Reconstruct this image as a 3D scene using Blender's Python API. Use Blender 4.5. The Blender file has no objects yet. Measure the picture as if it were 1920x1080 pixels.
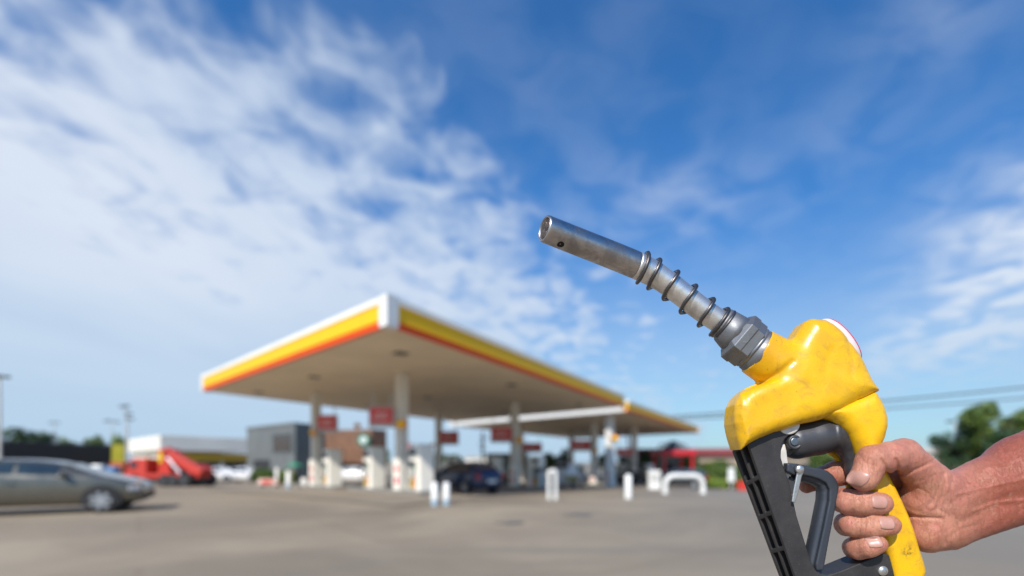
import bpy, bmesh, math, random
import numpy as np
from mathutils import Vector, Matrix
R = math.radians
random.seed(7)
S = bpy.context.scene
COL = S.collection

# ------------------------------------------------------------------ camera
CX, HY, F, EYE = 1060.0, 866.0, 920.0, 1.3
Z0 = 0.45
cd = bpy.data.cameras.new('camera')
cam = bpy.data.objects.new('camera', cd); COL.objects.link(cam)
cam.location = (0, 0, EYE); cam.rotation_euler = (R(90), 0, 0)
cd.sensor_width = 36; cd.lens = 36 * F / 1920
cd.shift_x = (960 - CX) / 1920; cd.shift_y = (HY - 540) / 1920
cd.clip_start = 0.02; cd.clip_end = 3000
cd.dof.use_dof = True; cd.dof.focus_distance = Z0 - 0.012; cd.dof.aperture_fstop = 2.45
S.camera = cam

# ------------------------------------------------------------------ sun, sky, exposure
SUN = Vector((-0.32, -1.0, 0.88)).normalized()
ld = bpy.data.lights.new('sun', 'SUN'); ld.energy = 5.0; ld.angle = R(0.5); ld.color = (1, 0.94, 0.85)
sun = bpy.data.objects.new('sun', ld); COL.objects.link(sun)
sun.rotation_euler = SUN.to_track_quat('Z', 'Y').to_euler()
S.view_settings.view_transform = 'Standard'; S.view_settings.look = 'None'
S.view_settings.exposure = 0.0; S.view_settings.gamma = 1.0

class NT:
    """tiny helper for node trees"""
    def __init__(s, t): s.t = t; s.n = t.nodes; s.l = t.links
    def new(s, k, **kw):
        n = s.n.new(k)
        for a, v in kw.items(): setattr(n, a, v)
        return n
    def link(s, a, b): s.l.new(a, b)
    def setin(s, sock, v):
        if isinstance(v, bpy.types.NodeSocket): s.l.new(v, sock)
        else: sock.default_value = v
    def m(s, op, a, b=None, c=None, clamp=False):
        n = s.new('ShaderNodeMath', operation=op); n.use_clamp = clamp
        s.setin(n.inputs[0], a)
        if b is not None: s.setin(n.inputs[1], b)
        if c is not None: s.setin(n.inputs[2], c)
        return n.outputs[0]
    def vm(s, op, a, b=None):
        n = s.new('ShaderNodeVectorMath', operation=op); s.setin(n.inputs[0], a)
        if b is not None: s.setin(n.inputs[1], b)
        return n.outputs[1] if op in ('DOT_PRODUCT', 'LENGTH', 'DISTANCE') else n.outputs[0]
    def mix(s, f, a, b, mode='MIX'):
        n = s.new('ShaderNodeMix', data_type='RGBA', blend_type=mode)
        s.setin(n.inputs[0], f); s.setin(n.inputs[6], a); s.setin(n.inputs[7], b)
        return n.outputs[2]
    def ss(s, v, a, b, lo=0.0, hi=1.0):
        n = s.new('ShaderNodeMapRange', interpolation_type='SMOOTHSTEP')
        s.setin(n.inputs[0], v); n.inputs[1].default_value = a; n.inputs[2].default_value = b
        n.inputs[3].default_value = lo; n.inputs[4].default_value = hi
        return n.outputs[0]
    def noise(s, vec, scale, detail=4, rough=0.5, dist=0.0, lac=2.0):
        n = s.new('ShaderNodeTexNoise'); s.setin(n.inputs['Vector'], vec)
        n.inputs['Scale'].default_value = scale; n.inputs['Detail'].default_value = detail
        n.inputs['Roughness'].default_value = rough; n.inputs['Distortion'].default_value = dist
        n.inputs['Lacunarity'].default_value = lac
        return n.outputs[0]

w = bpy.data.worlds.new('World'); S.world = w; w.use_nodes = True
t = NT(w.node_tree); t.n.clear()
sky = t.new('ShaderNodeTexSky', sky_type='NISHITA'); sky.sun_disc = False
sky.sun_elevation = math.asin(SUN.z); sky.sun_rotation = math.atan2(SUN.x, SUN.y)
sky.air_density = 1.0; sky.dust_density = 0.6; sky.ozone_density = 2.2
tc = t.new('ShaderNodeTexCoord'); D = tc.outputs['Generated']
sp = t.new('ShaderNodeSeparateXYZ'); t.link(D, sp.inputs[0])
dx, dy, dz = sp.outputs
def dirdot(v): return t.vm('DOT_PRODUCT', D, tuple(v))
# cloud sheet coordinates: where the view ray meets a flat layer overhead
zz = t.m('ADD', t.m('MAXIMUM', dz, 0.0), 0.16)
cp = t.new('ShaderNodeCombineXYZ'); t.link(t.m('DIVIDE', dx, zz), cp.inputs[0]); t.link(t.m('DIVIDE', dy, zz), cp.inputs[1])
P = cp.outputs[0]
f = t.m('ADD', t.m('ADD', t.m('MULTIPLY', dy, 0.34), t.m('MULTIPLY', dz, -1.13)), t.m('MULTIPLY', dx, -0.78))
rot = t.new('ShaderNodeMapping'); t.link(P, rot.inputs[0]); rot.inputs['Rotation'].default_value = (0, 0, R(38)); rot.inputs['Scale'].default_value = (1.0, 0.55, 1)
PR = rot.outputs[0]
n1 = t.noise(PR, 1.1, 4, 0.5, 0.3)
n2 = t.noise(P, 6.5, 3, 0.45, 0.5)
n3 = t.noise(PR, 15.0, 2, 0.45, 0.3)
nn = t.m('ADD', t.m('ADD', t.m('MULTIPLY', t.m('SUBTRACT', n1, 0.5), 0.9), t.m('MULTIPLY', t.m('SUBTRACT', n2, 0.5), 1.15)), t.m('MULTIPLY', t.m('SUBTRACT', n3, 0.5), 0.42))
main = t.ss(t.m('ADD', t.m('MULTIPLY', f, 1.35), nn), -0.38, 0.42)
# looser banks further right
def bank(u, v, sharp, thick, stretch):
    d = Vector((u, 1, v)).normalized()
    a = dirdot(d)
    b = Vector(stretch).normalized()
    s2 = t.m('POWER', dirdot(b), 2.0)
    s2 = t.m('MULTIPLY', s2, thick)
    g = t.m('MULTIPLY', t.m('SUBTRACT', 1.0, a), -sharp)
    return t.m('POWER', 2.718, t.m('SUBTRACT', g, s2))
wn = t.ss(t.m('ADD', n2, t.m('MULTIPLY', n1, 0.5)), 0.52, 0.98)
b1 = bank(1.0, 0.42, 110, 20, (-0.55, 0.1, 0.8))
b2 = bank(0.20, 0.48, 80, 160, (-0.1, -0.45, 0.9))
b3 = bank(0.80, 0.80, 45, 130, (-0.75, 0.0, 0.62))
b4 = bank(-0.12, 0.75, 9, 1, (0, 0, 1))
b5 = bank(0.72, 0.28, 120, 400, (-0.3, 0.0, 0.95))
side = t.m('ADD', t.m('MULTIPLY', b1, 1.25), t.m('ADD', t.m('MULTIPLY', b2, 0.34), t.m('ADD', t.m('MULTIPLY', b3, 0.20), t.m('ADD', t.m('MULTIPLY', b4, 0.15), t.m('MULTIPLY', b5, 0.6)))))
side = t.m('MULTIPLY', side, t.m('ADD', t.m('MULTIPLY', wn, 0.9), 0.12))
low = t.m('MULTIPLY', t.ss(dz, 0.46, 0.02), 0.62)                      # thin veil that thickens to the horizon
low = t.m('MULTIPLY', low, t.m('ADD', 0.55, t.m('MULTIPLY', n1, 0.7)))
cov = t.m('MAXIMUM', t.m('MULTIPLY', main, 0.93), t.m('ADD', side, low), clamp=True)
cov = t.m('MINIMUM', cov, 0.95)
hs = t.new('ShaderNodeHueSaturation'); hs.inputs['Saturation'].default_value = 1.12; hs.inputs['Value'].default_value = 1.0
t.link(sky.outputs[0], hs.inputs['Color'])
blue = t.mix(1.0, hs.outputs[0], t.mix(t.ss(dz, 0.10, 0.5), (0.62, 1.0, 1.18, 1), (0.50, 1.18, 1.66, 1)), 'MULTIPLY')
shade = t.ss(n1, 0.35, 0.75)
cl = t.mix(shade, (7.2, 7.9, 9.0, 1), (5.6, 6.7, 8.3, 1))
lowcl = t.mix(t.ss(dz, 0.34, 0.0), cl, (4.6, 6.2, 8.0, 1))
skyc = t.mix(cov, blue, lowcl)
bg = t.new('ShaderNodeBackground'); t.link(skyc, bg.inputs[0]); bg.inputs[1].default_value = 0.104
wo = t.new('ShaderNodeOutputWorld'); t.link(bg.outputs[0], wo.inputs[0])

# ------------------------------------------------------------------ materials
MATS = {}
def pm(name, col, rough=0.6, metal=0.0, var=0.12, scale=3.0, bump=0.0, bscale=40.0, coat=0.0, spec=0.5, trans=0.0):
    if name in MATS: return MATS[name]
    m = bpy.data.materials.new(name); m.use_nodes = True
    t = NT(m.node_tree); b = t.n['Principled BSDF']
    tc = t.new('ShaderNodeTexCoord')
    n = t.noise(tc.outputs['Object'], scale, 5, 0.6)
    lo = tuple(c * (1 - var) for c in col) + (1,); hi = tuple(min(1, c * (1 + var)) for c in col) + (1,)
    t.link(t.mix(t.ss(n, 0.3, 0.7), lo, hi), b.inputs['Base Color'])
    t.link(t.ss(n, 0.2, 0.8, max(0, rough - 0.08), min(1, rough + 0.08)), b.inputs['Roughness'])
    b.inputs['Metallic'].default_value = metal
    b.inputs['Specular IOR Level'].default_value = spec
    b.inputs['Coat Weight'].default_value = coat; b.inputs['Coat Roughness'].default_value = 0.08
    b.inputs['Transmission Weight'].default_value = trans
    if bump:
        bn = t.new('ShaderNodeBump'); bn.inputs['Strength'].default_value = bump
        t.link(t.noise(tc.outputs['Object'], bscale, 4, 0.6), bn.inputs['Height']); t.link(bn.outputs[0], b.inputs['Normal'])
    MATS[name] = m
    return m
white = pm('white_paint', (0.78, 0.77, 0.74), 0.45, var=0.05, scale=1.5)
warmwhite = pm('warm_white_enamel', (0.90, 0.85, 0.75), 0.5, var=0.05, scale=1.0)
offwhite = pm('soffit_paint', (0.80, 0.66, 0.47), 0.6, var=0.08, scale=0.4)
pillarm = pm('pillar_paint', (0.74, 0.68, 0.58), 0.5, var=0.06)
yellow = pm('fascia_yellow', (0.98, 0.52, 0.004), 0.5, var=0.03, spec=0.25)
redm = pm('fascia_red', (0.86, 0.085, 0.006), 0.5, var=0.05, spec=0.25)
signred = pm('sign_red', (0.68, 0.05, 0.04), 0.4, var=0.08)
lettering = pm('sign_lettering', (0.75, 0.55, 0.5), 0.4)
greyframe = pm('pale_grey_metal', (0.5, 0.49, 0.46), 0.5)
darkgrey = pm('dark_grey_metal', (0.07, 0.075, 0.08), 0.5)
black = pm('black_rubber', (0.018, 0.018, 0.02), 0.75)
glass = pm('dark_window_glass', (0.02, 0.03, 0.04), 0.08, spec=0.8)
kerbm = pm('kerb_concrete', (0.22, 0.21, 0.19), 0.85, bump=0.2)
orange = pm('emblem_orange', (0.80, 0.38, 0.03), 0.4)
green = pm('green_panel', (0.03, 0.16, 0.10), 0.4)
pink = pm('pink_red_decal', (0.7, 0.06, 0.1), 0.4)
bluem = pm('blue_paint', (0.05, 0.16, 0.35), 0.45)
trunkm = pm('bark', (0.10, 0.075, 0.05), 0.9)
rimm = pm('alloy', (0.5, 0.5, 0.52), 0.35, 0.8)
crane_red = pm('crane_orange_red', (0.50, 0.042, 0.028), 0.5, var=0.1)

def leafmat(name, c1, c2):
    if name in MATS: return MATS[name]
    m = bpy.data.materials.new(name); m.use_nodes = True
    t = NT(m.node_tree); b = t.n['Principled BSDF']
    tc = t.new('ShaderNodeTexCoord'); g = t.new('ShaderNodeNewGeometry')
    n = t.noise(tc.outputs['Object'], 1.3, 2, 0.5)
    k = t.m('ADD', t.m('MULTIPLY', n, 0.6), t.m('MULTIPLY', g.outputs['Random Per Island'], 0.5))
    t.link(t.mix(t.ss(k, 0.3, 0.8), c1 + (1,), c2 + (1,)), b.inputs['Base Color'])
    b.inputs['Roughness'].default_value = 0.6
    b.inputs['Subsurface Weight'].default_value = 0.0
    MATS[name] = m; return m
leaf_mid = leafmat('leaves_mid', (0.045, 0.09, 0.02), (0.17, 0.24, 0.04))
leaf_dark = leafmat('leaves_dark', (0.02, 0.05, 0.02), (0.055, 0.11, 0.03))
leaf_bright = leafmat('leaves_bright', (0.10, 0.17, 0.02), (0.28, 0.36, 0.05))

# ------------------------------------------------------------------ object helpers
def prop(o, label=None, cat=None, group=None, kind=None):
    for k, v in (('label', label), ('category', cat), ('group', group), ('kind', kind)):
        if v: o[k] = v
    return o
def thing(name, label, cat, loc=(0, 0, 0), rz=0.0, group=None):
    o = bpy.data.objects.new(name, None); COL.objects.link(o)
    o.empty_display_size = 0.2
    o.location = loc; o.rotation_euler = (0, 0, rz)
    return prop(o, label, cat, group)
class MB:
    def __init__(s): s.v = []; s.f = []; s.sm = []
    def add(s, vs, fs, smooth=False):
        k = len(s.v); s.v += [tuple(v) for v in vs]; s.f += [tuple(i + k for i in f) for f in fs]; s.sm += [smooth] * len(fs); return s
    def box(s, c, d, rz=0.0, rx=0.0, ry=0.0, taper=(1, 1)):
        M = Matrix.Rotation(rz, 3, 'Z') @ Matrix.Rotation(ry, 3, 'Y') @ Matrix.Rotation(rx, 3, 'X'); c = Vector(c)
        vs = []
        for z in (-1, 1):
            k = taper if z > 0 else (1, 1)
            for x, y in ((-1, -1), (1, -1), (1, 1), (-1, 1)):
                vs.append(c + M @ Vector((x * d[0] / 2 * k[0], y * d[1] / 2 * k[1], z * d[2] / 2)))
        return s.add(vs, [(3, 2, 1, 0), (4, 5, 6, 7), (0, 1, 5, 4), (1, 2, 6, 5), (2, 3, 7, 6), (3, 0, 4, 7)])
    def loft(s, a, b, smooth=False, caps=True):
        n = len(a); fs = [(i, (i + 1) % n, n + (i + 1) % n, n + i) for i in range(n)]
        if caps: fs += [tuple(range(n))[::-1], tuple(range(n, 2 * n))]
        return s.add(list(a) + list(b), fs, smooth)
    def prism(s, pts, z0, z1):
        return s.loft([(x, y, z0) for x, y in pts], [(x, y, z1) for x, y in pts])
    def prism_y(s, pts, y0, y1):                      # side profile (x,z) extruded along y
        return s.loft([(x, y0, z) for x, z in pts], [(x, y1, z) for x, z in pts])
    def tube(s, path, rad, n=12, caps=True, flat=1.0):
        path = [Vector(p) for p in path]
        if not hasattr(rad, '__len__'): rad = [rad] * len(path)
        up = None; k0 = len(s.v); vs = []
        for i, p in enumerate(path):
            d = (path[min(i + 1, len(path) - 1)] - path[max(i - 1, 0)]).normalized()
            if up is None:
                up = Vector((0, 0, 1)) if abs(d.z) < 0.9 else Vector((0, 1, 0))
            up = (up - d * up.dot(d)).normalized(); sd = d.cross(up)
            for j in range(n):
                a = 2 * math.pi * j / n
                vs.append(p + up * math.cos(a) * rad[i] + sd * math.sin(a) * rad[i] * flat)
        fs = []
        for i in range(len(path) - 1):
            for j in range(n):
                fs.append((i * n + j, i * n + (j + 1) % n, (i + 1) * n + (j + 1) % n, (i + 1) * n + j))
        s.add(vs, fs, True)
        if caps:
            s.add(vs[:n], [tuple(range(n))[::-1]]); s.add(vs[-n:], [tuple(range(n))])
        return s
    def ball(s, c, r, nu=14, nv=8):
        if not hasattr(r, '__len__'): r = (r, r, r)
        vs = []; fs = []
        for i in range(nv + 1):
            th = math.pi * i / nv
            for j in range(nu):
                a = 2 * math.pi * j / nu
                vs.append((c[0] + r[0] * math.sin(th) * math.cos(a), c[1] + r[1] * math.sin(th) * math.sin(a), c[2] + r[2] * math.cos(th)))
        for i in range(nv):
            for j in range(nu): fs.append((i * nu + j, (i + 1) * nu + j, (i + 1) * nu + (j + 1) % nu, i * nu + (j + 1) % nu))
        return s.add(vs, fs, True)
    def build(s, name, mat, parent=None, bevel=0.0, sub=0):
        me = bpy.data.meshes.new(name); me.from_pydata(s.v, [], s.f)
        me.polygons.foreach_set('use_smooth', s.sm); me.materials.append(mat); me.update()
        bm = bmesh.new(); bm.from_mesh(me); bmesh.ops.recalc_face_normals(bm, faces=bm.faces); bm.to_mesh(me); bm.free()
        o = bpy.data.objects.new(name, me); COL.objects.link(o)
        if parent: o.parent = parent
        if bevel:
            b = o.modifiers.new('bevel', 'BEVEL'); b.width = bevel; b.segments = 2; b.limit_method = 'ANGLE'
        if sub:
            b = o.modifiers.new('sub', 'SUBSURF'); b.levels = sub; b.render_levels = sub
        return o
def kids(o): return [c for c in bpy.data.objects if c.parent == o]
def copy_tree(o, parent=None):
    c = o.copy(); COL.objects.link(c); c.parent = parent
    for ch in kids(o): copy_tree(ch, c)
    return c
def at(px, py, Y): return Vector(((px - CX) / F * Y, Y, EYE + (HY - py) / F * Y))
def sst(a, b, x):
    k = max(0.0, min(1.0, (x - a) / (b - a))); return k * k * (3 - 2 * k)
def gz(x, y):
    s = 0.6 + 0.4 * sst(-12, -2, x)
    return -0.033 * max(0.0, min(34.0, y - 16)) * s
def gp(px, py):
    Y = 20.0
    for _ in range(60):
        x = (px - CX) / F * Y; Y = 0.5 * Y + 0.5 * (EYE - gz(x, Y)) * F / (py - HY)
    return Vector(((px - CX) / F * Y, Y, gz((px - CX) / F * Y, Y)))
def onY(px, Y):
    x = (px - CX) / F * Y; return Vector((x, Y, gz(x, Y)))

# ------------------------------------------------------------------ ground
gm = bpy.data.materials.new('worn_asphalt'); gm.use_nodes = True
t = NT(gm.node_tree); b = t.n['Principled BSDF']
tc = t.new('ShaderNodeTexCoord'); O = tc.outputs['Object']
big = t.noise(O, 0.16, 5, 0.6, 0.8); med = t.noise(O, 0.6, 5, 0.6); fine = t.noise(O, 30, 4, 0.7)
c = t.mix(t.ss(big, 0.38, 0.64), (0.262, 0.207, 0.142, 1), (0.375, 0.298, 0.205, 1))
br = t.new('ShaderNodeTexBrick'); mb_ = t.new('ShaderNodeMapping'); t.link(O, mb_.inputs[0]); mb_.inputs['Rotation'].default_value = (0, 0, R(-41)); t.link(mb_.outputs[0], br.inputs['Vector'])
br.inputs['Scale'].default_value = 1.0; br.inputs['Brick Width'].default_value = 6.0; br.inputs['Row Height'].default_value = 4.0; br.inputs['Mortar Size'].default_value = 0.05; br.inputs['Bias'].default_value = 0.0
br.inputs['Color1'].default_value = (0.86, 0.86, 0.87, 1); br.inputs['Color2'].default_value = (1.12, 1.11, 1.09, 1); br.inputs['Mortar'].default_value = (0.82, 0.8, 0.78, 1)
c = t.mix(0.75, c, br.outputs[0], 'MULTIPLY')
c = t.mix(t.m('MULTIPLY', t.ss(med, 0.5, 0.75), 0.35), c, (0.17, 0.148, 0.125, 1))
c = t.mix(t.m('MULTIPLY', t.ss(fine, 0.35, 0.7), 0.25), c, (0.30, 0.27, 0.225, 1))
mp = t.new('ShaderNodeMapping'); t.link(O, mp.inputs[0]); mp.inputs['Rotation'].default_value = (0, 0, R(24)); mp.inputs['Scale'].default_value = (0.22, 1.1, 1)
st = t.noise(mp.outputs[0], 0.5, 4, 0.6)
c = t.mix(t.m('MULTIPLY', t.ss(st, 0.52, 0.70), 0.40), c, (0.15, 0.135, 0.12, 1))
sx = t.new('ShaderNodeSeparateXYZ'); t.link(O, sx.inputs[0])
c = t.mix(t.m('MULTIPLY', t.ss(sx.outputs[0], -1.0, 9.0), 0.65), c, (0.248, 0.222, 0.186, 1))   # greyer tone towards the right
t.link(c, b.inputs['Base Color']); b.inputs['Roughness'].default_value = 0.8; b.inputs['Specular IOR Level'].default_value = 0.35
bn = t.new('ShaderNodeBump'); bn.inputs['Strength'].default_value = 0.3; bn.inputs['Distance'].default_value = 0.02; t.link(fine, bn.inputs['Height']); t.link(bn.outputs[0], b.inputs['Normal'])
xs = [-900, -400, -200, -120, -90] + list(range(-70, 71, 1)) + [90, 120, 200, 400, 900]
ys = [-60, -20, -8] + list(range(-2, 71, 1)) + [80, 100, 150, 300, 700, 1500]
mb = MB(); vs = [(x, y, gz(x, y)) for y in ys for x in xs]; nx = len(xs)
mb.add(vs, [(j * nx + i, j * nx + i + 1, (j + 1) * nx + i + 1, (j + 1) * nx + i) for j in range(len(ys) - 1) for i in range(nx - 1)], True)
prop(mb.build('ground', gm), kind='structure')

# canopy frame: A near corner, AB left edge, AD right edge
A = Vector((-5.2, 14.4, 0)); AB = Vector((-15.2, 13.3, 0)); AD = Vector((9.4, 21.3, 0))
A2 = Vector((4.84, 38.7, 0)); AB2 = Vector((-17.4, 16.0, 0)); AD2 = Vector((13.6, 29.2, 0))
aAB = math.atan2(AB.y, AB.x); aAD = math.atan2(AD.y, AD.x)
def cpos(a, b, second=False):
    p = (A2 + AB2 * a + AD2 * b) if second else (A + AB * a + AD * b)
    return Vector((p.x, p.y, gz(p.x, p.y)))
slabm = pm('forecourt_concrete', (0.285, 0.235, 0.175), 0.75, var=0.14, scale=0.5, bump=0.15)
def slab(name, second, a0, a1, b0, b1):
    na = nb = 26; mb = MB(); vs = []
    for j in range(nb + 1):
        for i in range(na + 1):
            p = cpos(a0 + (a1 - a0) * i / na, b0 + (b1 - b0) * j / nb, second); vs.append((p.x, p.y, p.z + 0.03))
    mb.add(vs, [(j * (na + 1) + i, j * (na + 1) + i + 1, (j + 1) * (na + 1) + i + 1, (j + 1) * (na + 1) + i) for j in range(nb) for i in range(na)], True)
    prop(mb.build(name, slabm), kind='structure')
slab('forecourt', False, -0.02, 1.02, 0.0, 1.06)
slab('rear_forecourt', True, -0.03, 1.03, 0.0, 1.0)
# narrow joints cut in the apron and a few oil stains on the open ground
stain = pm('oil_stain', (0.15, 0.13, 0.11), 0.6, var=0.3, scale=3)
def blot(px, py, rx, ry, label):
    p = gp(px, py); mb = MB(); n = 22
    vs = [(0, 0, 0.006)] + [(rx * (1 + 0.3 * math.sin(3 * a + px) + 0.15 * math.sin(7 * a)) * math.cos(a), ry * (1 + 0.25 * math.cos(4 * a + py)) * math.sin(a), 0.006) for a in [2 * math.pi * k / n for k in range(n)]]
    mb.add(vs, [(0, i + 1, (i + 1) % n + 1) for i in range(n)])
    o = mb.build('oil_stain', stain); o.location = p; prop(o, label, 'stain', 'oil stains on the forecourt surface')
blot(960, 981, 0.30, 0.28, 'small dark oil stain on the open concrete in front of the station')
blot(1085, 966, 0.35, 0.3, 'faint oil stain on the ground near the single white post')

# ------------------------------------------------------------------ canopies
H = 5.3
def outward(p, d): return p
def canopy(second, label, fh=0.86):
    O0, ab, ad = (A2, AB2, AD2) if second else (A, AB, AD)
    root = thing('fuel_canopy', label, 'canopy', (O0.x, O0.y, gz(O0.x, O0.y)), 0, 'forecourt canopies')
    base = Vector(root.location)
    q = [Vector((0, 0, 0)), ab, ab + ad, ad]
    off = Vector((0, 0, H - base.z))
    # soffit and roof deck
    cen = (ab + ad) / 2
    ins = [cen + (p - cen) * 0.992 for p in q]
    mb = MB(); mb.loft([p + off + Vector((0, 0, 0.02)) for p in ins], [p + off + Vector((0, 0, 0.25)) for p in ins]); mb.build('soffit', offwhite, root)
    mb = MB(); mb.loft([p + off + Vector((0, 0, fh - 0.25)) for p in ins], [p + off + Vector((0, 0, fh - 0.12)) for p in ins]); mb.build('roof_deck', greyframe, root)
    skip = lambda p: (p == q[0]) if second else (p == q[3])
    # fascia, side by side: red strip, yellow band, white top band
    def side(p0, p1, plain=False):
        d = (p1 - p0).normalized(); n = Vector((d.y, -d.x, 0))
        if n.dot((p0 + p1) / 2 - cen) < 0: n = -n
        L0, L1 = p0 + d * ((0.45 if plain else 0.02) if skip(p0) else 0.32), p1 - d * (0.02 if skip(p1) else 0.32 if not second else 0.5)
        if plain:
            bands = [(0.0, fh, 0.10, 'white_band', white)]
        else:
            bands = [(0.0, 0.18, 0.05, 'red_band', redm), (0.18, 0.68, 0.09, 'yellow_band', yellow), (0.68, fh, 0.13, 'white_band', warmwhite)]
        for z0, z1, t_, nm, m_ in bands:
            r = [L0 - n * 0.1, L0 + n * t_, L1 + n * t_, L1 - n * 0.1]
            MB().loft([p + off + Vector((0, 0, z0)) for p in r], [p + off + Vector((0, 0, z1)) for p in r]).build(nm, m_, root)
    side(q[0], q[1], second); side(q[0], q[3]); side(q[1], q[2], True); side(q[3], q[2], True)
    for p in q:
        if skip(p): continue
        u1 = ab.normalized() * (0.6 if second else 0.33); u2 = ad.normalized() * (0.8 if second else 0.33)
        if (p - cen).dot(ab) > 0: u1 = -u1
        if (p - cen).dot(ad) > 0: u2 = -u2
        o_ = -(u1 + u2) * 0.42
        r = [p + o_, p + o_ * 0 + u1, p + u1 + u2, p + u2]
        r = [p + o_, p + u1 - u2 * 0.42, p + u1 + u2, p + u2 - u1 * 0.42]
        MB().loft([x + off + Vector((0, 0, -0.03)) for x in r], [x + off + Vector((0, 0, fh + 0.03)) for x in r]).build('corner_post', white, root)
    # recessed lights on the soffit (unlit by day)
    for i, a_ in enumerate((0.12, 0.5, 0.88)):
        for j, b_ in enumerate((0.1, 0.45, 0.85)):
            p = ab * a_ + ad * b_ + off
            MB().box(p + Vector((0, 0, 0.005)), (0.45, 0.45, 0.05), aAB).build('ceiling_light', darkgrey, root)
    return root
can1 = canopy(False, 'nearer petrol station canopy with yellow and red fascia and brown soffit')
can2 = canopy(True, 'further canopy beyond the first, its white fascia side facing the camera')
def pillar(root, a, b, second=False, w_=0.42, mat=None):
    p = cpos(a, b, second) - Vector(root.location)
    h = H - (root.location.z + p.z)
    pr = MB().box(p + Vector((0, 0, h / 2 + 0.01)), (w_, w_, h), aAB).build('pillar', mat or pillarm, root)
    # plinth wrap with decals
    MB().box(p + Vector((0, 0, 0.85)), (w_ + 0.12, w_ + 0.12, 1.6), aAB).build('plinth', warmwhite, pr)
    d = Vector((math.cos(aAB), math.sin(aAB), 0)); n = Vector((-d.y, d.x, 0)); 
    if n.y > 0: n = -n
    for z_, hh in ((0.62, 0.3), (1.15, 0.2)):
        MB().box(p + Vector((0, 0, z_)) + n * (w_ / 2 + 0.065) - d * 0.05, (0.26, 0.02, hh), aAB).build('decal', pink, pr)
    return cpos(a, b, second)
PILL = []
for a_, b_, s_ in ((0.27, 0.2, False), (0.73, 0.2, False), (0.31, 0.69, False), (0.76, 0.70, False)):
    PILL.append(pillar(can1, a_, b_, s_))
for a_, b_ in ((0.27, 0.2), (0.73, 0.2), (0.20, 0.477), (0.70, 0.6)):
    PILL.append(pillar(can2, a_, b_, True, 0.5))
PILL.append(pillar(can2, 0.10, 0.05, True, 0.55, white))

# hanging signs beside pillars
def hang_sign(x0, x1, y0, y1, Y, label, skew=0.0):
    c_ = at((x0 + x1) / 2, (y0 + y1) / 2, Y); wd = (x1 - x0) / F * Y * 1.08; hh = (y1 - y0) / F * Y * 1.1
    root = thing('hanging_sign', label, 'sign', (c_.x, c_.y, c_.z - hh / 2), skew, 'red hanging signs at the pillars')
    MB().box((0, 0, hh / 2 - 0.06), (wd + 0.12, 0.16, hh + 0.24)).build('frame', greyframe, root)
    pn = MB().box((0, -0.085, hh / 2), (wd, 0.03, hh)).build('panel', signred, root)
    for k in range(2):
        MB().box((-0.05 * wd + 0.06 * k, -0.103, hh * (0.36 + 0.26 * k)), (wd * (0.62 - 0.1 * k), 0.006, hh * 0.10)).build('lettering', lettering, pn)
    for s_ in (-1, 1): MB().box((s_ * wd * 0.38, 0, hh + 0.35), (0.05, 0.05, 0.6)).build('hanger', greyframe, root)
sgn = [((599, 629, 781, 804), 28.2, 'bright red hanging sign on the leftmost pillar, in front of the grey building'),
       ((697, 735, 766, 793), 22.0, 'largest red hanging sign, left of the tallest near pillar'),
       ((826, 857, 811, 829), 38.5, 'red hanging sign right of the pillar above the dark blue car'),
       ((923, 958, 803, 824), 33.0, 'red hanging sign left of the pillar in the middle of the station'),
       ((983, 1014, 832, 845), 53.0, 'dim red hanging sign just right of the middle pillar under the rear canopy'),
       ((1072, 1105, 827, 842), 48.6, 'red hanging sign above the white van'),
       ((1157, 1185, 842, 853), 55.0, 'rightmost small red hanging sign, between the last two pillars')]
for (x0, x1, y0, y1), Y, lb in sgn: hang_sign(x0, x1, y0, y1, Y, lb, R(8))
# scallop emblems
def emblem(px, py, r_px, Y, label, sides=1):
    c_ = at(px, py, Y); r = r_px / F * Y; n = 9
    pts = [(-0.32 * r, -0.8 * r), (-0.38 * r, -0.5 * r)]
    for k in range(n):
        a0 = math.pi * (1.12 - 1.24 * k / (n - 1)); pts.append((r * math.cos(a0), r * 0.95 * math.sin(a0) * 0.95 + 0.05 * r))
        if k < n - 1:
            a1 = math.pi * (1.12 - 1.24 * (k + 0.5) / (n - 1)); pts.append((0.93 * r * math.cos(a1), 0.93 * r * math.sin(a1) * 0.93))
    pts += [(0.38 * r, -0.5 * r), (0.32 * r, -0.8 * r)]
    root = thing('emblem_sign', label, 'emblem', c_, 0, 'orange shell shaped emblems at the pillars')
    MB().prism_y(pts, -0.06, 0.06).build('rim', redm, root)
    MB().prism_y([(x * 0.86, z * 0.86) for x, z in pts], -0.09, -0.061).build('face', yellow if sides else orange, root)
emblem(753, 796, 10, 21.6, 'orange and yellow scallop emblem on the tallest near pillar')
emblem(745, 796, 4, 21.9, 'small orange emblem edge left of the near pillar emblem')
emblem(586, 812, 6, 27.8, 'orange scallop emblem on the left side of the leftmost pillar')
emblem(670, 799, 6, 30, 'pale orange scallop emblem hanging free between the two nearest pillars')
emblem(974, 826, 7, 32.6, 'scallop emblem on the middle pillar')
emblem(1152, 823, 8, 40.4, 'scallop emblem on the bright white pillar under the rear canopy')
emblem(1117, 846, 5, 48.3, 'small dull scallop emblem left of the bright white pillar')
emblem(811, 834, 4, 38.2, 'small dim scallop emblem on the dark pillar above the blue car')

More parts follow.
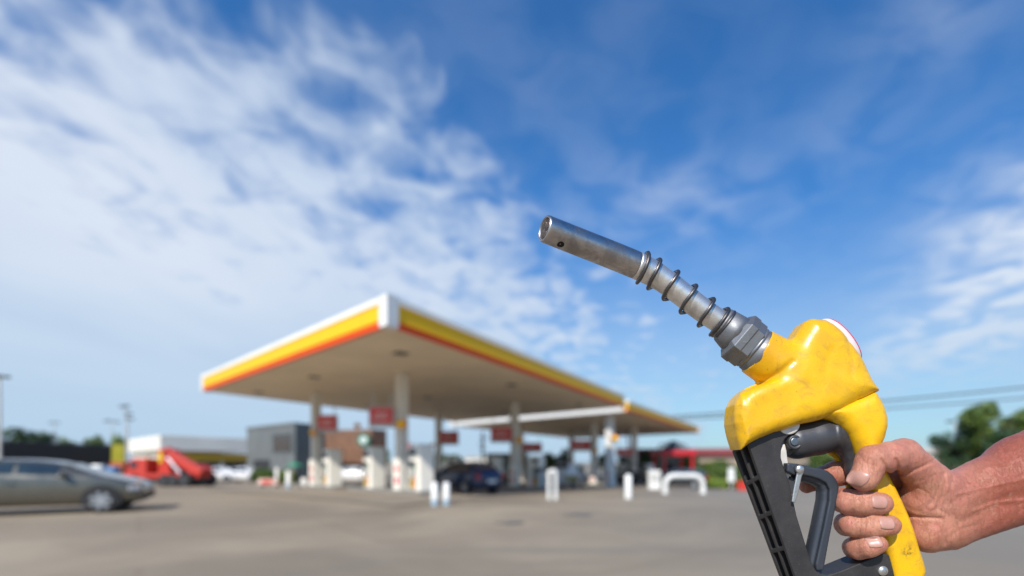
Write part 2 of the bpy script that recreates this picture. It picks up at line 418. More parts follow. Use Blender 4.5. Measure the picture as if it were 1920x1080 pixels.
# islands and dispensers
def island(name, second, a0, a1, b, label):
    p0, p1 = cpos(a0, b, second), cpos(a1, b, second); d = (p1 - p0); L = d.length; m_ = (p0 + p1) / 2
    o = MB().box((0, 0, 0.0), (L, 1.2, 0.36)).build('pump_island', kerbm, None, 0.04)
    o.location = m_ + Vector((0, 0, 0.02)); o.rotation_euler = (0, -math.asin(d.z / L), math.atan2(d.y, d.x))
    prop(o, label, 'kerb island', 'raised pump islands')
island('i', False, 0.15, 0.47, 0.2, 'raised concrete pump island around the tallest near pillar')
island('i', False, 0.55, 0.83, 0.2, 'raised concrete pump island around the leftmost pillar')
island('i', False, 0.14, 0.46, 0.69, 'raised pump island behind the dark blue car, at the middle pillar')
island('i', False, 0.60, 0.86, 0.70, 'raised pump island at the far left pillar of the near canopy')
island('i', True, 0.12, 0.45, 0.2, 'raised pump island under the rear canopy beside the white van')
island('i', True, 0.05, 0.38, 0.477, 'raised pump island at the rightmost pillar of the rear canopy')
accent_mat = pm('pump_yellow_accent', (0.75, 0.52, 0.03), 0.4)
def dispenser():
    root = thing('fuel_dispenser', 'white fuel dispenser', 'fuel pump', (0, 0, 0), 0, 'fuel dispensers on the islands')
    # local x runs along the island; two faces at +-y
    prof = [(-0.10, 0), (0.22, 0), (0.22, 1.75), (0.16, 1.95), (0.02, 2.02), (-0.10, 2.0)]
    MB().prism_y(prof, -0.36, 0.36).build('end_panel', warmwhite, root, 0.03)
    MB().box((-0.42, 0, 0.5), (0.62, 0.52, 1.0)).build('cabinet', greyframe, root, 0.02)
    MB().box((-0.42, 0, 1.62), (0.66, 0.56, 0.72)).build('display_head', warmwhite, root, 0.04)
    MB().box((-0.42, 0, 1.15), (0.5, 0.4, 0.28)).build('neck', darkgrey, root)
    for s_ in (-1, 1):
        MB().box((-0.42, s_ * 0.288, 1.68), (0.46, 0.02, 0.3)).build('screen', glass, root)
        MB().box((-0.50, s_ * 0.27, 0.34), (0.22, 0.03, 0.45)).build('label_panel', accent_mat, root)
        MB().box((-0.24, s_ * 0.27, 0.34), (0.18, 0.03, 0.45)).build('label_panel', signred, root)
        MB().tube([(-0.62, s_ * 0.28, 1.3), (-0.72, s_ * 0.42, 0.9), (-0.70, s_ * 0.44, 0.4), (-0.5, s_ * 0.40, 0.25), (-0.32, s_ * 0.34, 0.6), (-0.28, s_ * 0.29, 0.98)], 0.022, 8).build('hose', black, root)
        MB().box((-0.28, s_ * 0.31, 1.02), (0.07, 0.08, 0.26), 0, R(12)).build('nozzle', green, root)
    return root
dp = dispenser(); first = True
DL = [((0.385, 0.2, False), math.pi, 'white curved fuel dispenser left of the tallest near pillar'),
      ((0.615, 0.2, False), math.pi, 'white curved fuel dispenser right of the leftmost pillar'),
      ((0.18, 0.2, False), math.pi, 'boxy white fuel dispenser right of the tallest near pillar, beside the blue car'),
      ((0.40, 0.69, False), math.pi, 'fuel dispenser left of the middle pillar, behind the blue car'),
      ((0.22, 0.69, False), 0, 'fuel dispenser right of the middle pillar, near the white hoop'),
      ((0.68, 0.70, False), 0, 'dim fuel dispenser at the far left pillar behind the blue car'),
      ((0.36, 0.2, True), 0, 'fuel dispenser left of the white van under the rear canopy'),
      ((0.18, 0.2, True), math.pi, 'fuel dispenser at the foot of the bright white pillar'),
      ((0.28, 0.477, True), 0, 'fuel dispenser left of the rightmost pillar'),
      ((0.11, 0.477, True), math.pi, 'fuel dispenser right of the rightmost pillar')]
for (a_, b_, s_), ry, lb in DL:
    o = dp if first else copy_tree(dp); first = False
    p = cpos(a_, b_, s_); o.location = p + Vector((0, 0, 0.2)); o.rotation_euler = (0, 0, aAB + ry); o['label'] = lb

# bollards
def bollard(px, py, h_px, label, basec=None, r=0.09):
    p = gp(px, py); h = h_px / F * p.y
    root = thing('bollard', label, 'bollard', p, 0, 'white bollards around the forecourt')
    MB().tube([(0, 0, 0.0), (0, 0, h - r * 0.4), (0, 0, h - 0.02), (0, 0, h)], [r, r, r * 0.75, r * 0.3], 16).build('post', white, root)
    MB().tube([(0, 0, 0.01), (0, 0, h * 0.24)], r * 1.04, 16).build('base_band', basec or white, root)
paleblue = pm('pale_blue_band', (0.28, 0.40, 0.50), 0.5)
bollard(815, 948, 44, 'white bollard with blue foot in front of the blue car, left of its pair', paleblue, 0.10)
bollard(837, 947, 43, 'white bollard with blue foot in front of the blue car, right of its pair', paleblue, 0.10)
bollard(541, 917, 34, 'white bollard with blue foot in front of the grey building', paleblue, 0.13)
bollard(570, 916, 20, 'short white bollard just left of the leftmost pillar', None, 0.15)
bollard(519, 913, 36, 'slim white bollard beside the low red and white barrier', None, 0.10)
bollard(1178, 935, 46, 'single white tapered post on the open ground in front of the rear canopy', None, 0.13)
def hoop(px0, px1, py, h_px, r, label):
    p0, p1 = gp(px0, py), gp(px1, py); m_ = (p0 + p1) / 2; hw = (p1 - p0).length / 2; h = h_px / F * m_.y
    rr = min(hw * 0.55, h * 0.5)
    path = [(-hw, 0, -0.05), (-hw, 0, h - rr)] + [(-hw + rr * (1 - math.cos(a)), 0, h - rr + rr * math.sin(a)) for a in (0.4, 0.8, 1.2, 1.57)]
    path += [(-x, 0, z) for x, y, z in reversed(path)]
    root = thing('hoop_barrier', label, 'barrier', m_, math.atan2(p1.y - p0.y, p1.x - p0.x), 'white hoop barriers at the island ends')
    MB().tube(path, r, 12).build('hoop', white, root)
    for s_ in (-1, 1): MB().tube([(s_ * hw, 0, 0.0), (s_ * hw, 0, 0.03)], r * 1.8, 12).build('foot_plate', greyframe, root)
hoop(1029, 1042, 937, 54, 0.06, 'narrow white hoop barrier in front of the white van')
hoop(1247, 1318, 926, 34, 0.125, 'wide white hoop barrier in front of the dark car on the right')

# ------------------------------------------------------------------ vehicles
def car(name, label, cat, loc, rz, paint, L=4.6, W_=1.78, Hh=1.45, kind='sedan', group=None, lights=True, ds=1.0):
    """heading is local -x.. nose at +x. lofted body with glass, doors, lamps, wheels"""
    root = thing(name, label, cat, loc, rz, group)
    if kind == 'sedan':
        st = [(-L/2, .50, .74, .74, .72), (-L/2+.12, .30, .98, .98, .80), (-L/2+.55, .22, 1.04, 1.05, .86), (-L/2+.95, .20, 1.02, 1.14, .88), (-.95, .18, 1.0, 1.37, .89), (-.35, .18, .98, Hh, .89),
              (.25, .18, .96, Hh-.01, .89), (.75, .18, .95, 1.28, .89), (1.25, .18, .96, 1.03, .88), (1.75, .20, .90, .92, .87), (L/2-.25, .22, .80, .81, .82), (L/2-.06, .26, .70, .71, .72), (L/2, .34, .58, .59, .64)]
    elif kind == 'hatch':
        st = [(-L/2, .45, .86, .86, .74), (-L/2+.08, .28, .98, 1.02, .82), (-L/2+.45, .22, 1.0, 1.36, .86), (-1.0, .20, 1.0, Hh, .87), (-.3, .18, .99, Hh+.01, .87),
              (.3, .18, .97, Hh-.04, .87), (.75, .18, .96, 1.26, .87), (1.2, .18, .95, 1.0, .86), (1.6, .20, .88, .90, .85), (L/2-.2, .26, .76, .78, .78), (L/2, .36, .62, .63, .64)]
    else:   # van
        st = [(-L/2, .35, 1.0, 1.82, .78), (-L/2+.06, .28, 1.02, Hh, .84), (-1.2, .24, 1.02, Hh+.02, .86), (0, .22, 1.02, Hh+.02, .86), (.8, .22, 1.02, Hh-.08, .86),
              (1.4, .22, 1.0, 1.45, .86), (1.9, .24, .98, 1.05, .84), (L/2-.15, .28, .86, .88, .78), (L/2, .38, .7, .71, .66)]
    hw = W_ / 2 / .89
    rings = []
    for x, zb, zs, zt, k in st:
        w1 = k * hw; tw = 0.72 if zt - zs > 0.15 else 0.80 + 0.0
        wr = w1 * tw
        pts = [(0, zb), (w1 * .80, zb), (w1 * .97, zb + (zs - zb) * .22), (w1, zb + (zs - zb) * .55), (w1 * .975, zs - .04 * (zs - zb)), (w1 * .93, zs), (wr, max(zs, zt - .04)), (wr * .8, zt), (0, zt + .02)]
        rings.append([Vector((x, y, z)) for y, z in pts] + [Vector((x, -y, z)) for y, z in reversed(pts[1:-1])])
    mb = MB(); n = len(rings[0]); vs = [p for r_ in rings for p in r_]; fs = []
    for i in range(len(rings) - 1):
        for j in range(n): fs.append((i * n + j, i * n + (j + 1) % n, (i + 1) * n + (j + 1) % n, (i + 1) * n + j))
    fs += [tuple(range(n)), tuple(range((len(rings) - 1) * n, len(rings) * n))[::-1]]
    mb.add(vs, fs, True); body = mb.build('body', paint, root, 0, 1)
    # windows: quads lifted off the greenhouse side between ring rows 5 and 6
    gi = [i for i, s_ in enumerate(st) if s_[3] - s_[2] > 0.15]
    lo_i, hi_i = gi[0], gi[-1]
    for sgn_ in (-1, 1):
        for (x0, x1) in ((.55, .97), (.08, .50)) if kind != 'van' else ((.62, .95),):
            def gpos(u, v):
                xx = st[lo_i][0] + (st[hi_i][0] - st[lo_i][0]) * u
                k_ = max(i for i in range(len(st) - 1) if st[i][0] <= xx + 1e-6); f_ = (xx - st[k_][0]) / (st[k_ + 1][0] - st[k_][0])
                a_, b_ = rings[k_], rings[k_ + 1]
                p5 = a_[5].lerp(b_[5], f_); p6 = a_[6].lerp(b_[6], f_); p = p5.lerp(p6, v)
                return Vector((p.x, sgn_ * (p.y + 0.012), p.z + 0.004))
            m_ = MB(); nn_ = 7
            vv = [gpos(x0 + (x1 - x0) * i / nn_, .10) for i in range(nn_ + 1)] + [gpos(x0 + (x1 - x0) * i / nn_, .86) for i in range(nn_ + 1)]
            m_.add(vv, [(i, i + 1, nn_ + 2 + i, nn_ + 1 + i) for i in range(nn_)], True); m_.build('window', glass, root)
    def cross_glass(i, j, nm):
        a_, b_ = rings[i], rings[j]; e = Vector((0.0, 0, 0.03)) if True else 0
        sg = 1 if st[j][0] > 0 else -1
        q = [a_[5].lerp(a_[6], .1), b_[5].lerp(b_[6], .5)]
        lowr, upr = (b_, a_) if st[j][3] < st[i][3] else (a_, b_)
        l = lowr[5].lerp(lowr[6], .7); u = upr[6]
        v_ = [Vector((l.x, l.y * .92, l.z)), Vector((l.x, -l.y * .92, l.z)), Vector((u.x, -u.y * .9, u.z)), Vector((u.x, u.y * .9, u.z))]
        d = (v_[3] - v_[0]); nrm = Vector((sg * abs(d.z), 0, abs(d.x))).normalized() * 0.03
        MB().add([p + nrm for p in v_], [(0, 1, 2, 3)]).build(nm, glass, root)
    cross_glass(hi_i, min(hi_i + 1, len(st) - 1), 'windscreen'); cross_glass(max(lo_i - 0, 0), lo_i + 1, 'rear_window')
    wb = L * (0.325 if kind == 'sedan' else 0.295)
    r = 0.325
    for x in (-wb, wb + .02):
        for s_ in (-1, 1):
            y = s_ * (W_ / 2 - .03)
            ra = r + .06; half = [(x + ra * math.cos(a), r + .01 + ra * math.sin(a)) for a in [math.pi * k / 16 for k in range(17)]] + [(x - ra, r - .12), (x + ra, r - .12)]
            MB().prism_y(half, y - s_ * .25, y + s_ * .036).build('wheel_arch', black, root)
            wl = MB().tube([(x, y - s_ * .16, r), (x, y + s_ * .03, r), (x, y + s_ * .055, r)], [r, r, r * .93], 28).build('wheel', black, root)
            mb = MB().tube([(x, y + s_ * .05, r), (x, y + s_ * .062, r)], r * .70, 24)
            mb.build('rim', darkgrey, wl)
            mb = MB()
            for k in range(7):
                a = 2 * math.pi * k / 7; mb.box((x + math.cos(a) * r * .36, y + s_ * .072, r + math.sin(a) * r * .36), (r * .66, .02, .065), 0, 0, -a)
            mb.tube([(x, y + s_ * .06, r), (x, y + s_ * .085, r)], .06, 12); mb.build('spokes', rimm, wl)
    tail = pm('tail_lamp_red', (0.35, 0.01, 0.01), 0.2); head = pm('headlamp_clear', (0.42, 0.42, 0.44), 0.45)
    for s_ in (-1, 1):
        MB().box((L / 2 - .22, s_ * W_ * .36, .62), (.26, .30, .13), s_ * R(-28)).build('headlight', head, root, .02)
        MB().box((-L / 2 + .10, s_ * W_ * .385, .84), (.18, .26, .2), s_ * R(20)).build('tail_light', tail, root, .02)
        MB().ball((.82, s_ * (W_ / 2 + .08), .98), (.08, .12, .075)).build('mirror', paint, root)
        MB().box((-.1, s_ * (W_ / 2 + .004), .77), (.16, .03, .03)).build('door_handle', darkgrey, root)
    MB().box((-L / 2 - .01, 0, .62), (.03, .5, .14)).build('number_plate', white, root)
    MB().box((L / 2 - .01, 0, .42), (.05, 1.0, .14)).build('grille', black, root)
    return root
silver = pm('taupe_silver_paint', (0.125, 0.118, 0.098), 0.28, 0.45, var=0.03, coat=0.8)
navy = pm('navy_paint', (0.012, 0.03, 0.085), 0.25, 0.2, var=0.05, coat=0.8)
whitecar = pm('white_car_paint', (0.72, 0.71, 0.71), 0.25, 0.0, var=0.03, coat=0.6)
darkcar = pm('dark_car_paint', (0.03, 0.035, 0.04), 0.25, 0.1, coat=0.6)
# silver sedan: nose at px 280
rz = R(29); wh = onY(190, 12.4); cc = wh - Matrix.Rotation(rz, 3, 'Z') @ Vector((1.515, -0.86, 0)); cc.z = 0
car('parked_car', 'taupe silver sedan entering from the left edge of the photo', 'car', (cc.x, cc.y, 0), rz, silver, Hh=1.37)
p = onY(869, 23.6)
car('parked_car', 'dark navy hatchback parked at the pumps under the near canopy', 'car', p + Vector((0, 0, 0.03)), aAB, navy, L=4.2, W_=1.72, Hh=1.5, kind='hatch')
p = onY(1066, 39.5)
car('parked_van', 'white van facing away under the rear canopy', 'van', p + Vector((0, 0, 0.03)), aAD + R(10), whitecar, L=4.8, W_=1.8, Hh=1.95, kind='van')
accent = MB().box((0, 0, 0), (0.9, 0.04, 0.35)).build('yellow_plate_board', pm('board_yellow', (0.35, 0.26, 0.03), 0.5), None)
pv = onY(1073, 36.6); accent.location = (pv.x, pv.y, pv.z + 0.75); prop(accent, 'dull yellow board standing in front of the white van', 'sign')
MB().box((0, 0, -0.46), (0.06, 0.06, 0.58)).build('post', darkgrey, accent)
for px, Y, lb in ((412, 46, 'white car in front of the car wash, nearer the crane truck'), (459, 46, 'white car in front of the car wash, nearer the grey building')):
    car('parked_car', lb, 'car', onY(px, Y), R(-5), whitecar, L=2.6 * 1.6, W_=1.7, Hh=1.42, group='white cars parked at the car wash')
car('parked_car', 'white car parked below the brown building', 'car', onY(668, 42), R(4), whitecar, L=4.2, W_=1.7, Hh=1.42)
car('parked_car', 'dark car behind the wide white hoop barrier', 'car', onY(1272, 36), R(160), darkcar, L=4.2, W_=1.7, Hh=1.45, kind='hatch')
car('parked_car', 'dark car in the shade under the rear canopy left of the bright white pillar', 'car', cpos(0.12, 0.30, True), aAB, darkcar, L=4.4, Hh=1.45)
car('parked_car', 'dark car far back between the blue car and the middle pillar', 'car', cpos(0.60, 0.90), aAB, darkcar, L=4.4, Hh=1.4)

# crane truck
def crane_truck():
    c0 = onY(324, 33); root = thing('crane_truck', 'orange red crane truck with folded boom in front of the white car wash', 'truck', c0, R(-4))
    k = 33 / F
    X = lambda px: (px - 324) * k
    Z = lambda py: (912 - py) * k
    body = MB().prism_y([(X(262), Z(898)), (X(258), Z(893)), (X(263), Z(882)), (X(268), Z(866)), (X(274), Z(860)), (X(302), Z(860)), (X(302), Z(896))], -1.15, 1.15).build('cab', crane_red, root, 0.06)
    MB().prism_y([(X(262.5), Z(879)), (X(268), Z(864)), (X(270), Z(864)), (X(266), Z(879))], -1.05, 1.05).build('windscreen', glass, body)
    for s_ in (-1, 1):
        MB().box((X(278), s_ * 1.16, Z(872)), (0.45, 0.03, 0.42)).build('side_window', glass, body)
    MB().box((X(340), 0, Z(892)), ((382 - 296) * k, 2.2, 0.3)).build('chassis', crane_red, root, 0.03)
    MB().box((X(340), 0, Z(899)), ((380 - 290) * k, 1.6, 0.28)).build('underframe', darkgrey, root)
    MB().box((X(317), 0, Z(867)), (0.85, 0.9, 1.75)).build('crane_mast', crane_red, root, 0.05)
    MB().box((X(312), -0.47, Z(858)), (0.25, 0.06, 0.7)).build('yellow_panel', accent_mat, root)
    bm_ = MB(); p0 = Vector((X(316), -0.2, Z(846))); p1 = Vector((X(384), -0.2, Z(886)))
    d = p1 - p0; bm_.box((p0 + p1) / 2, (d.length, 0.5, 0.62), 0, 0, -math.atan2(d.z, d.x)); boom = bm_.build('boom', crane_red, root, 0.05)
    p0 = Vector((X(330), 0.5, Z(868))); p1 = Vector((X(372), 0.5, Z(893))); d = p1 - p0
    MB().box((p0 + p1) / 2, (d.length, 0.3, 0.3), 0, 0, -math.atan2(d.z, d.x)).build('lower_arm', crane_red, root, 0.03)
    p0 = Vector((X(326), -0.5, Z(858))); p1 = Vector((X(352), -0.5, Z(888))); 
    MB().tube([p0, p1], 0.09, 10).build('hydraulic_ram', rimm, root)
    MB().box((X(384), -0.1, Z(884)), (0.7, 1.0, 0.7), 0, 0, R(30)).build('hook_block', crane_red, root, 0.05)
    for px in (281, 336, 351, 374):
        for s_ in (-1, 1):
            r = 0.42 if px != 374 else 0.46
            wl = MB().tube([(X(px), s_ * 0.8, r), (X(px), s_ * 1.12, r), (X(px), s_ * 1.15, r)], [r, r, r * .92], 24).build('wheel', black, root)
            MB().tube([(X(px), s_ * 1.13, r), (X(px), s_ * 1.18, r)], r * 0.35, 16).build('hub', darkgrey, wl)
    for s_ in (-1, 1): MB().box((X(300), s_ * 1.05, 0.35), (0.14, 0.14, 0.7)).build('outrigger', darkgrey, root)
    MB().tube([(X(274), 0, Z(860)), (X(274), 0, Z(857))], 0.1, 10).build('beacon', orange, root)
crane_truck()

# ------------------------------------------------------------------ buildings
def wallbox(p0, p1, z0, z1, depth, name, mat, parent, base):
    """vertical slab from p0 to p1 (xy), extruded away from the camera by depth"""
    d = (p1 - p0); d.z = 0; n = Vector((-d.y, d.x, 0)).normalized()
    if n.y < 0: n = -n
    r = [p0, p1, p1 + n * depth, p0 + n * depth]
    r = [Vector((p.x - base.x, p.y - base.y, 0)) for p in r]
    return MB().loft([p + Vector((0, 0, z0 - base.z)) for p in r], [p + Vector((0, 0, z1 - base.z)) for p in r]).build(name, mat, parent)
# car wash
washwhite = pm('car_wash_white', (0.84, 0.80, 0.72), 0.55, var=0.06, scale=0.3)
c_ = onY(300, 50); l_ = onY(237, 62); r_ = onY(472, 58)
root = thing('car_wash', 'white flat roofed car wash with yellow stripe and dark bays behind the crane truck', 'building', c_)
bk = l_ + (r_ - c_)
zt, zf = 4.07, 2.45
MB().loft([Vector((p.x - c_.x, p.y - c_.y, zf - c_.z)) for p in (c_, r_, bk, l_)], [Vector((p.x - c_.x, p.y - c_.y, zt - c_.z)) for p in (c_, r_, bk, l_)]).build('roof', washwhite, root, 0.05)
i1 = c_ + (l_ - c_).normalized() * 0.6 + (r_ - c_).normalized() * 0.6
i2 = l_ + (r_ - c_).normalized() * 0.6
MB().loft([Vector((p.x - c_.x, p.y - c_.y, -0.1)) for p in (i1, i2, i2 + Vector((.3, .3, 0)), i1 + Vector((.3, .3, 0)))], [Vector((p.x - c_.x, p.y - c_.y, zf - c_.z)) for p in (i1, i2, i2 + Vector((.3, .3, 0)), i1 + Vector((.3, .3, 0)))]).build('wall', washwhite, root)
e = (r_ - c_).normalized()
def onface(t0, t1, z0, z1, out, nm, m_, par=root):
    nrm = Vector((e.y, -e.x, 0)); q0 = c_ + e * t0 - nrm * (0.5 - out); q1 = c_ + e * t1 - nrm * (0.5 - out)
    return wallbox(q0, q1, z0, z1, 0.2, nm, m_, par, c_)
Lf = (r_ - c_).length
onface(0.20 * Lf, 0.99 * Lf, 1.35, 2.25, 0.2, 'yellow_stripe', pm('wash_yellow', (0.62, 0.36, 0.02), 0.5), root)
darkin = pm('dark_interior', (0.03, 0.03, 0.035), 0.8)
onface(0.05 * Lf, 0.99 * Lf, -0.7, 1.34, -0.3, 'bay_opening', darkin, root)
for tt in (0.06, 0.36, 0.66, 0.97): onface(tt * Lf - 0.12, tt * Lf + 0.12, -0.7, 1.3, 0.22, 'bay_pillar', greyframe, root)
# grey building
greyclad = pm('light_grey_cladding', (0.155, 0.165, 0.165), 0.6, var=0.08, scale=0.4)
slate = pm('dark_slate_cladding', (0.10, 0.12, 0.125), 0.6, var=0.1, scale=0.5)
c_ = onY(553, 45); l_ = onY(463, 52); d2 = Vector((0.4, 0.915, 0))
root = thing('grey_building', 'boxy grey clad building with one dark window and a slate side wall', 'building', c_)
def lf(pts, z0, z1, nm, m_):
    return MB().loft([Vector((p.x - c_.x, p.y - c_.y, z0 - c_.z)) for p in pts], [Vector((p.x - c_.x, p.y - c_.y, z1 - c_.z)) for p in pts]).build(nm, m_, root)
lf([c_, l_, l_ + d2 * 3.2, c_ + d2 * 3.2], c_.z - 0.3, 4.87, 'wall', greyclad)
e1 = (l_ - c_).normalized(); n1_ = Vector((e1.y, -e1.x, 0)); n1_ = n1_ if n1_.y < 0 else -n1_
nr = Vector((0.915, -0.4, 0))
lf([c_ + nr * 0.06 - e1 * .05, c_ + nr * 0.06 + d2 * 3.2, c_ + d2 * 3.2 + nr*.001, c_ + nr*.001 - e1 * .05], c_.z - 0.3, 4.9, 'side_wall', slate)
Lw = (l_ - c_).length
def fw(t0, t1, z0, z1, out, nm, m_):
    q0, q1 = c_ + e1 * t0, c_ + e1 * t1
    return lf([q0 + n1_ * out, q1 + n1_ * out, q1 + n1_ * (out - .1), q0 + n1_ * (out - .1)], z0, z1, nm, m_)
fw(0.4, 4.9, 2.1, 4.05, 0.05, 'window_frame', slate); fw(0.7, 4.6, 2.3, 3.9, 0.07, 'window_pane', pm('brown_glass', (0.06, 0.045, 0.035), 0.15))
fw(0.0, Lw, 4.7, 4.95, 0.09, 'parapet', greyclad); fw(5.5, 9.5, -0.4, 1.5, 0.04, 'doorway', darkin)
for i in range(5): fw(1.9 * i + 0.1, 1.9 * i + 0.16, 0, 4.7, 0.03, 'joint_strip', greyclad)
# brown building
brown = pm('brown_timber_cladding', (0.25, 0.135, 0.085), 0.7, var=0.2, scale=1.2)
a_, b_ = onY(596, 55), onY(697, 52)
root = thing('brown_building', 'brown timber clad building with a round green emblem, right of the grey one', 'building', a_)
wallbox(a_, b_, 1.15, 4.8, 2.2, 'wall', brown, root, a_)
wallbox(a_ + Vector((0, .5, 0)), b_ + Vector((0, .5, 0)), -1.3, 1.14, 1.6, 'shopfront', glass, root, a_)
dd = (b_ - a_); nwall = Vector((-dd.y, dd.x, 0)).normalized(); nwall = nwall if nwall.y < 0 else -nwall
mb = MB(); L_ = dd.length
for i in range(22):
    q = a_ + dd * (i + .5) / 22 + nwall * 0.03 - a_; mb.box((q.x, q.y, 2.95 - a_.z), (0.09, 0.06, 3.6), math.atan2(dd.y, dd.x))
mb.build('timber_battens', brown, root)
q = at(682, 825, 51.7); 
rs = thing('round_sign', 'round green sign with pale centre on the brown building', 'sign', q)
MB().tube([(0, 0.1, 0), (0, -0.1, 0)], 0.72, 32).build('ring', pm('deep_green', (0.02, 0.12, 0.07), 0.5), rs)
MB().tube([(0, -0.101, 0), (0, -0.13, 0)], 0.42, 24).build('centre', pm('pale_green_white', (0.55, 0.65, 0.6), 0.5), rs)
# dark wall at left
dk = pm('dark_corrugated_sheet', (0.035, 0.03, 0.028), 0.7, var=0.2)
a_, b_ = onY(-330, 27), onY(205, 44)
root = thing('hoarding_wall', 'long dark corrugated wall behind the silver car', 'wall', a_)
wallbox(a_, b_, -1, 2.75, 0.2, 'sheet', dk, root, a_)
mb = MB(); dd = b_ - a_
for i in range(60):
    q = dd * (i + .5) / 60; mb.box((q.x, q.y - .05, (2.75 - 1) / 2 - a_.z - .3), (0.12, 0.1, 3.9), math.atan2(dd.y, dd.x))
mb.build('corrugation', dk, root)
MB().loft([Vector((0, -.15, 2.78 - a_.z)), Vector((dd.x, dd.y - .15, 2.78 - a_.z)), Vector((dd.x, dd.y + .3, 2.78 - a_.z)), Vector((0, .3, 2.78 - a_.z))],
          [Vector((0, -.15, 2.88 - a_.z)), Vector((dd.x, dd.y - .15, 2.88 - a_.z)), Vector((dd.x, dd.y + .3, 2.88 - a_.z)), Vector((0, .3, 2.88 - a_.z))]).build('coping', darkgrey, root)
# long red-roofed building at right
a_, b_ = onY(1195, 74), onY(1800, 74)
root = thing('long_building', 'long low building with dull red roof beyond the hedge', 'building', a_)
wallbox(a_, b_, -1.2, 2.3, 10, 'wall', pm('tan_wall', (0.33, 0.26, 0.2), 0.7), root, a_)
wallbox(a_ + Vector((-.5, -.6, 0)), b_ + Vector((.5, -.6, 0)), 2.3, 3.3, 11.5, 'roof', pm('dull_red_roof', (0.24, 0.045, 0.05), 0.6), root, a_)
mb = MB()
for i in range(16):
    o = MB().box((1.5 + i * 3.0, -0.03, 1.6), (1.6, 0.08, 1.3)).build('window', glass, root)
# white gabled hut seen right of the thumb
a_, b_ = onY(1700, 46), onY(1757, 46)
root = thing('white_hut', 'small white walled hut behind the hand, left of the big tree', 'building', a_)
wallbox(a_, b_, -1.2, 2.1, 4, 'wall', washwhite, root, a_)
wallbox(a_ + Vector((-.4, -.4, 0)), b_ + Vector((.4, -.4, 0)), 2.1, 2.6, 4.8, 'roof', greyframe, root, a_)
MB().box((0.6, -0.03, 1.3), (0.8, 0.06, 2.0)).build('door', darkgrey, root)
# white depot wall and grey shed in the middle distance
a_, b_ = onY(872, 66), onY(915, 66)
root = thing('white_shed', 'white shed far behind the blue car', 'building', a_); wallbox(a_, b_, -1.2, 1.9, 4, 'wall', white, root, a_)
wallbox(a_ + Vector((-.2, -.2, 0)), b_ + Vector((.2, -.2, 0)), 1.9, 2.05, 4.4, 'roof', greyframe, root, a_)
MB().box((1.4, -0.03, 1.1), (1.2, 0.06, 2.0)).build('door', darkgrey, root)
a_, b_ = onY(912, 62), onY(985, 62)
root = thing('grey_shed', 'grey shed far behind the middle pillar', 'building', a_); wallbox(a_, b_, -1.2, 2.2, 4, 'wall', pm('shed_grey', (.17, .17, .16), .7), root, a_)
wallbox(a_ + Vector((-.2, -.2, 0)), b_ + Vector((.2, -.2, 0)), 2.2, 2.4, 4.4, 'roof', darkgrey, root, a_)
MB().box((1.6, -0.03, 1.3), (1.4, 0.06, 2.1)).build('door', darkgrey, root)
# red pavilion
c_ = onY(1262, 57)
root = thing('red_pavilion', 'red framed kiosk with dark hipped top, under the right end of the canopy', 'kiosk', c_, R(15))
cr = pm('bright_red', (0.62, 0.03, 0.04), 0.4)
for s_ in (-1, 1):
    for u_ in (-1, 1): MB().box((s_ * 1.75, u_ * 1.3, 1.6), (0.22, 0.22, 3.2)).build('post', cr, root)
MB().box((0, 0, 3.45), (4.2, 3.2, 0.55)).build('roof_band', cr, root, 0.04)
MB().box((0, 0, 0.55), (3.9, 3.0, 1.1)).build('counter', cr, root, 0.04)
MB().box((0, 0, 4.1), (3.0, 2.2, 0.75), taper=(.35, .35)).build('hipped_top', darkgrey, root)
MB().box((0, 0, 4.62), (0.5, 0.5, 0.5)).build('cap', darkgrey, root)
for s_ in (-1, 1): MB().tube([(s_ * 1.9, 0, 3.7), (s_ * 1.7, 0, 4.35), (s_ * .3, 0, 4.7)], 0.09, 8).build('curved_strut', darkgrey, root)

# ------------------------------------------------------------------ trees, hedges
def leafmb(blobs, n, size, rng):
    vs, fs = [], []
    tot = sum(b[3] * b[4] * b[5] for b in blobs)
    for bx, by, bz, rx, ry, rz_ in blobs:
        for _ in range(int(n * rx * ry * rz_ / tot)):
            v = Vector((rng.gauss(0, 1), rng.gauss(0, 1), rng.gauss(0, 1))).normalized() * (rng.random() ** 0.4)
            c = Vector((bx + v.x * rx, by + v.y * ry, bz + v.z * rz_))
            a = Vector((rng.uniform(-1, 1), rng.uniform(-1, 1), rng.uniform(-.6, .6))).normalized(); b = a.cross(Vector((rng.uniform(-1, 1), rng.uniform(-1, 1), rng.uniform(-1, 1)))).normalized()
            s1 = size * rng.uniform(.6, 1.4); k = len(vs)
            vs += [c - a * s1, c + b * s1 * .45, c + a * s1, c - b * s1 * .45]; fs.append((k, k + 1, k + 2, k + 3))
    return vs, fs
